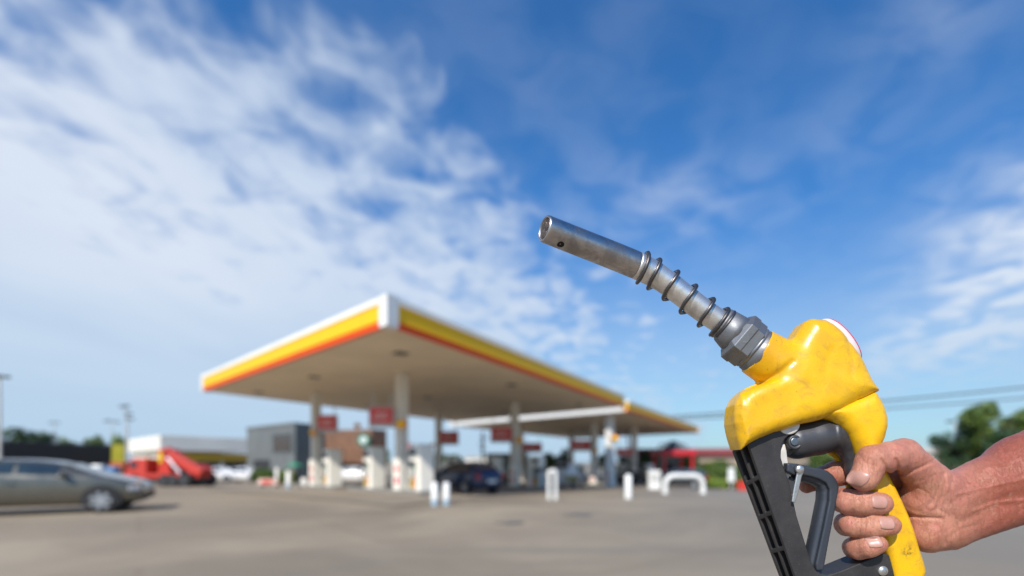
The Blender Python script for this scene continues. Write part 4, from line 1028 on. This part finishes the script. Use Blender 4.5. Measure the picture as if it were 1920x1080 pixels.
stip = lathe('spout_tip', prof[:kx] + [tk(sA - 2, 23.4), tk(sA + 1, 22.6)], tipmetal, spout)
hr_ = 23.4 * 1.04 * (1 - axis(30)[2] / F); holec = axis(30); d_, u_, f_ = frame(30); ha = R(160)
rad = u_ * math.cos(ha) + f_ * math.sin(ha); tang = np.cross(rad, d_)
mb = MB()
n = 20; ring = lambda r_, h_: [toW(holec + rad * (hr_ * math.cos(r_ * math.sin(2 * math.pi * j / n) / hr_) + h_) + d_ * math.cos(2 * math.pi * j / n) * r_ + tang * math.sin(2 * math.pi * j / n) * r_) for j in range(n)]
mb.add(ring(6.2, 0.25) + ring(5.0, 0.35), [(j, (j + 1) % n, n + (j + 1) % n, n + j) for j in range(n)] + [tuple(range(n, 2 * n))]); mb.build('vent_hole', pm('hole_black', (0.006, 0.006, 0.008), 0.9), spout)
# spring
tops = [(1213, 473), (1236, 488), (1272, 511), (1305, 537), (1337, 562), (1366, 579), (1376, 585)]; bots = [(1184, 525), (1193, 530), (1229, 545), (1259, 570), (1292, 594), (1325, 618), (1338, 630)]
ks = []
for k in range(7): ks += [(k, s_of(*tops[k])), (k + .5, s_of(*bots[k]))]
kk = np.array([a for a, b in ks]); ss_ = np.maximum.accumulate(np.array([b for a, b in ks]))
pts = []
for ph in np.arange(0, 6.5, 1 / 28):
    s = np.mean([np.interp(ph + o_, kk, ss_) for o_ in (-.12, 0, .12)]); c = axis(s); d, up, fr_ = frame(s); a = 2 * math.pi * ph
    rr = 26.6 if ph < 5.2 else 28.0
    if ph < 0.1: rr = 27.4
    pts.append(toW(c + up * math.cos(a) * rr + fr_ * math.sin(a) * rr))
MB().tube(pts, 3.5 * SC, 10).build('spring', wire, spout)
s0, s1, s2, s3, s4 = s_of(1353, 607), s_of(1375, 622), s_of(1379, 628), s_of(1410, 651), s_of(1424, 663)
lathe('collar', [(s0 - 3, 22), (s0 - 3, 28), (s0 - 1, 29.5), (s0 + 2, 30), (s0 + 4, 28.2), (s0 + 6, 28.2), (s0 + 8, 31), (s1 - 3, 34), (s2 + 2, 36), (s2 + 3, 30)], castmetal, noz)
hexn = 6
nut = lathe('hex_nut', [(s2 - 3, 33), (s2 - 3, 38), (s2 + 6, 47.5), (s2 + 20, 47.5), (s2 + 21, 45.5), (s3 - 2, 45.5), (s3, 43), (s3, 33)], castmetal, noz, 6, False, R(14), 0.0006)
lathe('threaded_ring', [(s3 - 3, 30), (s3 - 2, 40.5), (s3 + 1, 41.5), (s3 + 3, 41.5), (s3 + 4, 40), (s3 + 6, 40), (s3 + 7, 41.5), (s4, 41.8), (s4 + 3, 41.5), (s4 + 3, 30)], castmetal, noz)

# ---- black guard with ladder of slots on its outer face
Fw, Bw = 24, -34
fl = [(1401, 824), (1491, 1080), (1510, 1134)]
inner = [(1499, 788), (1494, 806), (1482, 814), (1471, 824), (1465, 838), (1464.5, 858), (1471, 880), (1479, 902), (1487, 935), (1494, 967), (1515, 1035), (1522, 1056), (1530, 1069), (1540, 1077), (1552, 1079), (1577, 1071), (1621, 1053), (1655, 1039), (1668, 1040), (1673, 1056), (1684, 1100), (1688, 1125)]
front = [Q(u, v, Fw) for u, v in [(1401, 824), (1430, 800)] + inner + [(1600, 1140), (1510, 1134)]]
back = [Q(1372.6, 846, Bw), np.array([front[1][0], front[1][1], Bw])] + [np.array([p[0], p[1], Bw]) for p in front[2:-1]] + [Q(1481, 1134, Bw)]
mb = MB(); nF = len(front)
mb.add([toW(p) for p in front] + [toW(p) for p in back], [tuple(range(nF)), tuple(range(nF, 2 * nF))[::-1]] + [(i, i + 1, nF + i + 1, nF + i) for i in range(nF - 1)])
# slotted face as a grid with sunk cells
rows = [0.0, 0.012]; v = 851
edges = [(0, 1)]
tv = lambda vv: (vv - 846) / (1134 - 846)
rws = [0.0]
for k in range(5):
    a_, b_ = tv(851 + 62.5 * k), tv(851 + 62.5 * k + 55)
    rws += [a_, min(b_, 0.985)]
    if b_ > 0.985: break
rws.append(1.0); cols = [0, 0.14, 0.43, 0.56, 0.86, 1.0]
pBL0, pBL1, pFL0, pFL1 = back[0], back[-1], front[0], front[-1]
gp_ = lambda t_, c_: (pBL0 * (1 - t_) + pBL1 * t_) * (1 - c_) + (pFL0 * (1 - t_) + pFL1 * t_) * c_
nrm_ = np.cross(pBL1 - pBL0, pFL0 - pBL0); nrm_ /= np.linalg.norm(nrm_); nrm_ = nrm_ if nrm_[0] > 0 else -nrm_
for i in range(len(rws) - 1):
    for j in range(5):
        q = [gp_(rws[i], cols[j]), gp_(rws[i], cols[j + 1]), gp_(rws[i + 1], cols[j + 1]), gp_(rws[i + 1], cols[j])]
        if i % 2 == 1 and j in (1, 3):
            cen_ = sum(q) / 4; q2 = [(p * 0.93 + cen_ * 0.07) + nrm_ * 15 for p in q]; vv = [toW(p) for p in q + q2]
            mb.add(vv, [(0, 1, 5, 4), (1, 2, 6, 5), (2, 3, 7, 6), (3, 0, 4, 7), (4, 5, 6, 7)])
        else: mb.add([toW(p) for p in q], [(0, 1, 2, 3)])
gd = mb.build('guard', plast, noz)
bm = bmesh.new(); bm.from_mesh(gd.data); bmesh.ops.remove_doubles(bm, verts=bm.verts, dist=1e-6); bmesh.ops.recalc_face_normals(bm, faces=bm.faces); bm.to_mesh(gd.data); bm.free()
bv = gd.modifiers.new('bevel', 'BEVEL'); bv.width = 0.0009; bv.segments = 3; bv.limit_method = 'ANGLE'; bv.angle_limit = R(35)
def disc(name, u, v, w0, w1, r, mat, parent, dish=0.0):
    mb = MB(); n = 28; prof = [(w0, r), (w1 - 1.2, r), (w1, r - 1.4), (w1, r * .72), (w1 - dish, r * .6), (w1 - dish * .6, 0.3)]
    c = Q(u, v, w1); vs = [toW((c[0] + rr * math.cos(2 * math.pi * j / n), c[1] + rr * math.sin(2 * math.pi * j / n), ww)) for ww, rr in prof for j in range(n)]
    fs = [(i * n + j, i * n + (j + 1) % n, (i + 1) * n + (j + 1) % n, (i + 1) * n + j) for i in range(len(prof) - 1) for j in range(n)]; fs += [tuple(range(n)), tuple(range((len(prof) - 1) * n, len(prof) * n))]
    mb.add(vs, fs, True); return mb.build(name, mat, parent)
disc('rivet', 1657, 1071, Fw - 4, Fw + 4, 9, brightm, gd, -1.5)
disc('white_disc', 1480, 794, 15, Fw + 3, 20, paleplastic, noz)
# ---- inner tube with elbow
def tube_sdf(U, V, W_):
    c = [(1494, 828, -4, 33), (1535, 819, -4, 33), (1563, 815, -4, 30), (1583, 827, -4, 24), (1596, 849, -4, 19), (1604, 880, -4, 17), (1618, 930, -4, 15)]
    d = None
    for a, b in zip(c[:-1], c[1:]):
        e = cap(U, V, W_, Q(*a[:3]), a[3], Q(*b[:3]), b[3]); d = e if d is None else smin(d, e, 6)
    u, v = img(U, V, W_); d = d - 1.6 / (1 + np.exp(-(np.sqrt(polydist(u, v, [(1571, 780), (1578, 850)])) * -1 + 3.5) * 2))
    p = Q(1479, 838, 0); return np.maximum(d, p[0] - U)
vs, fs = surface_nets(tube_sdf, (1460, 780, -40), (1650, 960, 40), 1.6)
it = mesh_obj('inner_tube', vs, fs, darkcast, noz)
disc('bolt', 1492, 829, 8, 27, 13, darkcast, it, 3); disc('bolt_centre', 1491, 828, 20, 26.5, 8, metal('bolt_grey', (.22, .25, .28), .4), it, 0)
# ---- trigger lever
lev = [(1476, 868), (1498, 870), (1521, 875.5), (1541, 878.5), (1553, 883), (1563, 891), (1571, 902), (1574, 914), (1568, 950), (1556, 1010), (1545, 1070), (1532, 1070), (1530, 1058), (1545, 990), (1555, 940), (1556, 918), (1550, 906), (1538, 899), (1522, 894), (1506, 891), (1488, 890), (1476, 884)]
levp = [tuple(Q(u, v, 30)[:2]) for u, v in lev]
def lev_sdf(U, V, W_):
    d = prism(U, V, W_, levp, -14, 30, 3)
    inn = [(1506, 893), (1522, 896), (1538, 901), (1550, 908), (1555, 920), (1554, 940), (1544, 990), (1528, 1062)]
    ip = [tuple(Q(u, v, 30)[:2]) for u, v in inn]
    bul = np.sqrt(polydist(U, V, ip) + ((W_ - 6) * 0.62) ** 2) - 9.5
    return smin(d, bul, 3)
vs, fs = surface_nets(lev_sdf, (1450, 850, -30), (1590, 1085, 44), 1.5)
lv = mesh_obj('trigger_lever', vs, fs, levermat, noz)
def flat(name, pts, w0, w1, mat, parent, r=1.5):
    pp = [tuple(Q(u, v, w1)[:2]) for u, v in pts]; xs_ = [p[0] for p in pp]; ys_ = [p[1] for p in pp]
    v_, f_ = surface_nets(lambda U, V, W_: prism(U, V, W_, pp, w0, w1, r), (min(xs_) - 4, min(ys_) - 4, w0 - 3), (max(xs_) + 4, max(ys_) + 4, w1 + 3), 0.9)
    return mesh_obj(name, v_, f_, mat, parent)
flat('link_rod', [(1495, 876), (1501, 871), (1508, 876), (1508, 886), (1504, 893), (1497, 925), (1491, 943), (1485, 941), (1488, 920), (1494, 890)], 31, 35, brightm, lv)
disc('pivot_pin', 1501, 880, 33, 40, 7.5, brightm, lv, -1)
flat('pale_spring_clip', [(1466, 833), (1472, 833), (1475, 845), (1478, 870), (1482, 890), (1477, 901), (1471, 896), (1466, 876), (1463, 855)], 4, 14, paleplastic, noz)
flat('lever_pivot_block', [(1474, 898), (1486, 893), (1492, 905), (1488, 925), (1480, 930)], -8, 14, darkcast, noz)
# ---- white swivel cap behind the cover with red ring
cc_ = Q(1560, 654, -8); axd = np.array([0.80, -0.60, 0.0]); up_ = np.array([0.6, 0.8, 0.0]); fr_ = np.array([0, 0, 1.0])
mb = MB(); n = 40
def capring(h_, r_): return [toW(cc_ + axd * h_ + up_ * math.cos(2 * math.pi * j / n) * r_ + fr_ * math.sin(2 * math.pi * j / n) * r_ * 0.62) for j in range(n)]
pr_ = [(0, 56), (18, 56), (23, 53), (27.5, 46), (30.5, 34), (32, 18), (32.5, 2)]
vv = []; [vv.extend(capring(h_, r_)) for h_, r_ in pr_]
mb.add(vv, [(i * n + j, i * n + (j + 1) % n, (i + 1) * n + (j + 1) % n, (i + 1) * n + j) for i in range(len(pr_) - 1) for j in range(n)] + [tuple(range(n)), tuple(range((len(pr_) - 1) * n, len(pr_) * n))], True)
cp_ = mb.build('swivel_cap', pm('cap_white', (0.66, 0.58, 0.58), 0.35, var=0.1, scale=40), noz)
mb = MB(); vv = capring(26.6, 50.2) + capring(29.8, 40.0) + capring(25.0, 50.2) + capring(28.2, 40.0)
mb.add(vv, [(j, (j + 1) % n, n + (j + 1) % n, n + j) for j in range(n)] + [(j, (j + 1) % n, 2 * n + (j + 1) % n, 2 * n + j) for j in range(n)], True); mb.build('red_ring', pm('cap_red', (0.65, 0.03, 0.05), 0.35), cp_)

# ------------------------------------------------------------------ the person: forearm and hand
def K(u, v, w_, r): return Q(u, v, w_), r * (1 - w_ / F)
PALM = [((1730, 938, 8, 36), (1768, 948, 4, 44)), ((1738, 905, 16, 34), (1775, 935, 2, 46)), ((1738, 998, 4, 32), (1768, 988, 0, 41)), ((1728, 940, 0, 34), (1740, 1000, 2, 34)),
        ((1775, 987, 0, 40), (1920, 925, -4, 52)), ((1920, 925, -4, 52), (2230, 815, -6, 64)), ((1787, 926, 0, 42), (1850, 907, 0, 46)), ((1850, 907, 0, 45), (1920, 882, 0, 63)), ((1920, 882, 0, 63), (2230, 738, 0, 80)),
        ((1690, 900, -50, 30), (1782, 940, -8, 42)), ((1700, 950, -52, 32), (1782, 955, -8, 44)), ((1715, 1000, -45, 28), (1780, 975, -8, 40))]
FING = [  # knuckle (behind the handle) -> around its left side -> tip in front
    [(1690, 930, -52, 26), (1612, 934, -46, 22), (1580, 938, -8, 22), (1590, 941, 26, 22.5), (1618, 943, 44, 23), (1652, 944, 49, 20.5)],
    [(1702, 968, -50, 24), (1618, 978, -44, 21), (1588, 983, -8, 21), (1598, 984, 24, 21.5), (1630, 986, 42, 22), (1668, 985, 48, 19.5)],
    [(1716, 1002, -45, 22), (1630, 1018, -40, 19), (1602, 1027, -6, 19), (1610, 1028, 20, 20), (1628, 1025, 38, 19.5), (1645, 1021, 46, 17.5)],
    [(1690, 898, -48, 27), (1610, 884, -42, 24), (1568, 888, -40, 23), (1540, 897, -38, 20), (1512, 912, -34, 13)]]
THUMB = [(1752, 912, 16, 38), (1694, 853, 40, 29), (1668, 857, 50, 27), (1636, 863, 56, 27), (1620, 896, 58, 25.5)]
GRO = [([(1680, 892), (1702, 887), (1725, 877), (1750, 864)], 2.6, 9), ([(1688, 961), (1704, 967), (1722, 970), (1764, 972)], 2.8, 9), ([(1757, 952), (1766, 930), (1772, 905), (1770, 888)], 2.2, 10), ([(1745, 945), (1757, 925), (1764, 900)], 1.4, 8),
       ([(1772, 945), (1783, 915), (1786, 893)], 1.3, 10), ([(1757, 985), (1770, 1003), (1773, 1018)], 2.0, 14), ([(1680, 862), (1683, 875), (1679, 888)], 3.6, 12), ([(1662, 884), (1659, 872), (1652, 862)], 3.0, 9), ([(1633, 838), (1640, 846), (1645, 856)], 1.3, 6),
       ([(1610, 852), (1622, 868), (1642, 874)], 0.9, 6), ([(1607, 924), (1611, 942), (1608, 962)], 1.1, 6), ([(1613, 925), (1617, 942), (1614, 962)], 0.9, 5), ([(1620, 968), (1623, 985), (1620, 1003)], 0.9, 6), ([(1606, 1014), (1609, 1028), (1606, 1044)], 0.8, 6),
       ([(1735, 955), (1752, 935), (1760, 915)], 0.9, 12), ([(1700, 905), (1730, 900), (1752, 890)], 0.8, 14), ([(1815, 905), (1850, 900), (1900, 880)], 1.0, 40), ([(1830, 950), (1870, 935), (1920, 925)], 1.2, 60), ([(1785, 1000), (1800, 980), (1835, 965)], 1.0, 25), ([(1720, 915), (1736, 922), (1748, 935)], .9, 5), ([(1712, 932), (1726, 940), (1738, 955)], .8, 5), ([(1700, 950), (1715, 957), (1735, 962)], .7, 5), ([(1744, 958), (1760, 955), (1772, 962)], 1.2, 6), ([(1775, 965), (1780, 940), (1782, 922)], 1.2, 6),
       ([(1665, 838), (1668, 850), (1666, 862)], .8, 5), ([(1640, 840), (1645, 852), (1648, 868)], .9, 4), ([(1780, 1008), (1800, 992), (1830, 985)], 1.0, 10), ([(1615, 846), (1626, 846), (1637, 850)], .8, 4), ([(1598, 928), (1601, 942), (1599, 957)], .6, 4), ([(1612, 972), (1614, 985), (1611, 1000)], .7, 4),
       ([(1800, 925), (1840, 915), (1890, 905), (1960, 890)], -1.6, 10), ([(1825, 958), (1868, 942), (1920, 938), (1990, 915)], -1.3, 9), ([(1840, 880), (1880, 872), (1930, 850)], -1.0, 12)]
BUMP = [((1692, 846), 2.0, 260), ((1630, 852), 1.6, 120), ((1765, 1003), 3.0, 220), ((1722, 940), 2.5, 500), ((1850, 925), 2.0, 500), ((1806, 893), 2.0, 200)]
def hand_sdf(U, V, W_):
    pal = None
    for a, b in PALM:
        p0, r0 = K(*a); p1, r1 = K(*b); e = cap(U, V, W_, p0, r0, p1, r1); pal = e if pal is None else smin(pal, e, 16)
    def chain(c, k):
        d = None
        for a, b in zip(c[:-1], c[1:]):
            p0, r0 = K(*a); p1, r1 = K(*b); e = cap(U, V, W_, p0, r0, p1, r1); d = e if d is None else smin(d, e, k)
        return d
    fing = None
    for c in FING:
        e = chain(c, 7); fing = e if fing is None else smin(fing, e, 1.6)
    d = smin(pal, chain(THUMB, 9), 10)
    d = smin(d, fing, 3.0)
    u, v = img(U, V, W_); fr = (W_ > -8)
    near = np.zeros_like(d)
    for ln, dep, sg in GRO: near = near + dep * np.exp(-polydist(u, v, ln) / sg)
    for (bx, by), dep, sg in BUMP: near = near - dep * np.exp(-((u - bx) ** 2 + (v - by) ** 2) / sg)
    return d + fr * near + 0.35 * np.sin(u * .23 + v * .11) * np.sin(v * .19 - u * .07)
vs, fs = surface_nets(hand_sdf, (1470, 640, -92), (2180, 1075, 96), 2.1)
def skin():
    m = bpy.data.materials.new('skin'); m.use_nodes = True
    t = NT(m.node_tree); b = t.n['Principled BSDF']; O = t.new('ShaderNodeTexCoord').outputs['Object']
    at_ = t.new('ShaderNodeAttribute', attribute_name='ruddy').outputs['Fac']
    n1 = t.noise(O, 55, 4, 0.6); n2 = t.noise(O, 18, 3, 0.5); n3 = t.noise(O, 900, 3, 0.6)
    mp = t.new('ShaderNodeMapping'); t.link(O, mp.inputs[0]); mp.inputs['Rotation'].default_value = (0, R(20), 0); mp.inputs['Scale'].default_value = (1.0, 1, 0.35)
    wr = t.noise(mp.outputs[0], 520, 5, 0.65, 1.5)
    wp = t.vm('ADD', O, t.vm('SCALE', t.new('ShaderNodeTexNoise').outputs[1])) if False else O
    vo = t.new('ShaderNodeTexVoronoi', feature='DISTANCE_TO_EDGE'); t.link(O, vo.inputs['Vector']); vo.inputs['Scale'].default_value = 620
    mq = t.new('ShaderNodeMapping'); t.link(O, mq.inputs[0]); mq.inputs['Rotation'].default_value = (0, R(-35), 0); mq.inputs['Scale'].default_value = (1.0, 1, 0.22)
    lines = t.noise(mq.outputs[0], 300, 4, 0.6, 0.7); crk = t.ss(t.m('ABSOLUTE', t.m('SUBTRACT', lines, 0.5)), 0.0, 0.035)
    blot = t.noise(O, 120, 4, 0.6, 0.8)
    c = t.mix(t.ss(n1, 0.3, 0.7), (0.56, 0.255, 0.165, 1), (0.45, 0.185, 0.12, 1))
    c = t.mix(t.m('MULTIPLY', t.ss(n2, 0.45, 0.7), 0.5), c, (0.53, 0.205, 0.165, 1))
    c = t.mix(at_, c, (0.31, 0.082, 0.048, 1))
    c = t.mix(t.m('MULTIPLY', t.ss(wr, 0.55, 0.75), 0.25), c, (0.34, 0.12, 0.08, 1))
    c = t.mix(t.m('MULTIPLY', t.ss(blot, 0.50, 0.68), 0.35), c, (0.55, 0.17, 0.13, 1))
    c = t.mix(t.m('MULTIPLY', t.ss(blot, 0.46, 0.30), 0.25), c, (0.58, 0.33, 0.22, 1))
    c = t.mix(t.m('MULTIPLY', t.m('SUBTRACT', 1.0, crk), 0.28), c, (0.30, 0.10, 0.07, 1))
    t.link(c, b.inputs['Base Color']); b.inputs['Roughness'].default_value = 0.42
    b.inputs['Specular IOR Level'].default_value = 0.45
    b.inputs['Subsurface Weight'].default_value = 0.22; b.inputs['Subsurface Scale'].default_value = 0.004; b.inputs['Subsurface Radius'].default_value = (1.0, 0.35, 0.2)
    bn = t.new('ShaderNodeBump'); bn.inputs['Strength'].default_value = 0.8; bn.inputs['Distance'].default_value = 0.0009
    t.link(t.m('ADD', t.m('ADD', t.m('MULTIPLY', wr, 0.9), t.m('MULTIPLY', crk, 0.25)), t.m('ADD', t.m('MULTIPLY', n3, 0.25), t.m('MULTIPLY', t.m('MINIMUM', vo.outputs[0], 0.15), 0.6))), bn.inputs['Height']); t.link(bn.outputs[0], b.inputs['Normal'])
    return m
skinm = skin()
person = mesh_obj('person', vs, fs, skinm, None, ORG); person.location = ORG
prop(person, 'bare tanned forearm and right hand gripping the handle of the yellow fuel nozzle', 'person')
u, v = img(vs[:, 0], vs[:, 1], vs[:, 2])
rud = np.clip((u - 1775) / 100, 0, 1) * 0.95
for (bx, by), a_, sg in (((1762, 1000), .6, 500), ((1632, 850), .35, 200), ((1692, 848), .2, 300), ((1735, 880), .3, 500), ((1712, 930), .25, 500), ((1670, 945), .35, 120), ((1683, 985), .4, 120), ((1656, 1022), .4, 100), ((1550, 890), .6, 1200), ((1585, 1028), .4, 200), ((1575, 985), .35, 200)):
    rud = np.maximum(rud, a_ * np.exp(-((u - bx) ** 2 + (v - by) ** 2) / sg))
at2 = person.data.attributes.new('ruddy', 'FLOAT', 'POINT'); at2.data.foreach_set('value', rud.astype(np.float32))
# fingernails, laid on the skin surface
nailm = bpy.data.materials.new('nail'); nailm.use_nodes = True
b = nailm.node_tree.nodes['Principled BSDF']; tt_ = NT(nailm.node_tree); O = tt_.new('ShaderNodeTexCoord').outputs['Object']
tt_.link(tt_.mix(tt_.noise(O, 150, 3, .6), (0.52, 0.29, 0.235, 1), (0.43, 0.21, 0.165, 1)), b.inputs['Base Color'])
b.inputs['Roughness'].default_value = 0.36; b.inputs['Coat Weight'].default_value = 0.1; b.inputs['Subsurface Weight'].default_value = 0.1; b.inputs['Subsurface Scale'].default_value = 0.003
def surfW(U, V):
    lo_, hi_ = np.full(U.shape, 0.0), np.full(U.shape, 110.0); Ws = np.linspace(105, 20, 86)
    best = np.full(U.shape, np.nan); done = np.zeros(U.shape, bool)
    for w_ in Ws:
        d = hand_sdf(U, V, np.full(U.shape, w_)); hit = (d < 0) & ~done; best[hit] = w_ + (d[hit] * -1); done |= hit
    return best
def nail(cu, cv, ang, L_, Wd, w0, lab):
    na, nb = 15, 13; a_ = np.linspace(-1, 1, na)[:, None] * np.ones((1, nb)); b_ = np.linspace(-1, 1, nb)[None, :] * np.ones((na, 1))
    x = a_ * np.sqrt(1 - 0.30 * b_ ** 2) * L_ / 2; y = b_ * np.sqrt(1 - 0.28 * a_ ** 2) * Wd / 2
    c, s = math.cos(ang), math.sin(ang); uu = cu + x * c - y * s; vv_ = cv + x * s + y * c; k = 1 - w0 / F
    U, V = CX + (uu - CX) * k, HY + (vv_ - HY) * k; W_ = surfW(U, V)
    W_ = np.where(np.isnan(W_), np.nanmin(W_) - 2, W_)
    for _ in range(2):
        Wp = np.pad(W_, 1, mode='edge'); W_ = (Wp[:-2, 1:-1] + Wp[2:, 1:-1] + Wp[1:-1, :-2] + Wp[1:-1, 2:] + 2 * W_) / 6
    edge = np.maximum(np.abs(a_), np.abs(b_)); Wt = W_ + 1.9 - 1.1 * edge ** 6
    top = np.stack([U, V, Wt], -1).reshape(-1, 3); bot = np.stack([U, V, W_ - 3], -1).reshape(-1, 3)
    idx = lambda i, j: i * nb + j; fs_ = [(idx(i, j), idx(i + 1, j), idx(i + 1, j + 1), idx(i, j + 1)) for i in range(na - 1) for j in range(nb - 1)]
    N_ = na * nb; per = [idx(i, 0) for i in range(na)] + [idx(na - 1, j) for j in range(1, nb)] + [idx(i, nb - 1) for i in range(na - 2, -1, -1)] + [idx(0, j) for j in range(nb - 2, 0, -1)]
    fs_ += [(per[i], per[(i + 1) % len(per)], per[(i + 1) % len(per)] + N_, per[i] + N_) for i in range(len(per))]
    me = bpy.data.meshes.new('fingernail'); me.from_pydata([tuple(toW(p)) for p in np.concatenate([top, bot])], [], fs_); me.materials.append(nailm)
    me.polygons.foreach_set('use_smooth', [True] * len(fs_)); me.update()
    bm = bmesh.new(); bm.from_mesh(me); bmesh.ops.recalc_face_normals(bm, faces=bm.faces); bm.to_mesh(me); bm.free()
    o = bpy.data.objects.new('fingernail', me); COL.objects.link(o); o.parent = person; prop(o, lab)
nail(1650, 941.5, R(4), 29, 25, 68, 'fingernail of the middle finger')
nail(1664.5, 981.5, R(2), 27, 23, 66, 'fingernail of the ring finger')
nail(1643.5, 1017, R(-6), 24, 21, 62, 'fingernail of the little finger')
nail(1618, 897.5, R(116), 28, 24, 82, 'broad thumbnail')

# fine hair on the wrist and forearm
hm = pm('dark_hair', (0.03, 0.02, 0.015), 0.6)
rng = random.Random(5); mb = MB()
hp = []
for k in range(110):
    if k < 70: u_, v_ = rng.gauss(1806, 11), rng.gauss(905, 12)
    else: u_, v_ = rng.uniform(1815, 1960), rng.uniform(885, 960)
    hp.append((u_, v_))
ku = np.array([CX + (a - CX) * (1 - 45 / F) for a, b in hp]); kv = np.array([HY + (b - HY) * (1 - 45 / F) for a, b in hp]); kw = surfW(ku, kv)
for x, y, z in zip(ku, kv, kw):
    if np.isnan(z): continue
    a = R(rng.uniform(-35, 35)) + 2.7; L_ = rng.uniform(5, 10)
    p0 = (x, y, z - .5); p1 = (x + math.cos(a) * L_ * .5, y + math.sin(a) * L_ * .5, z + 1.6); p2 = (x + math.cos(a + .4) * L_, y + math.sin(a + .4) * L_, z + 1.2)
    mb.tube([toW(p) for p in (p0, p1, p2)], [0.10 * SC, 0.08 * SC, 0.03 * SC], 4, False)
mb.build('arm_hair', hm, person)
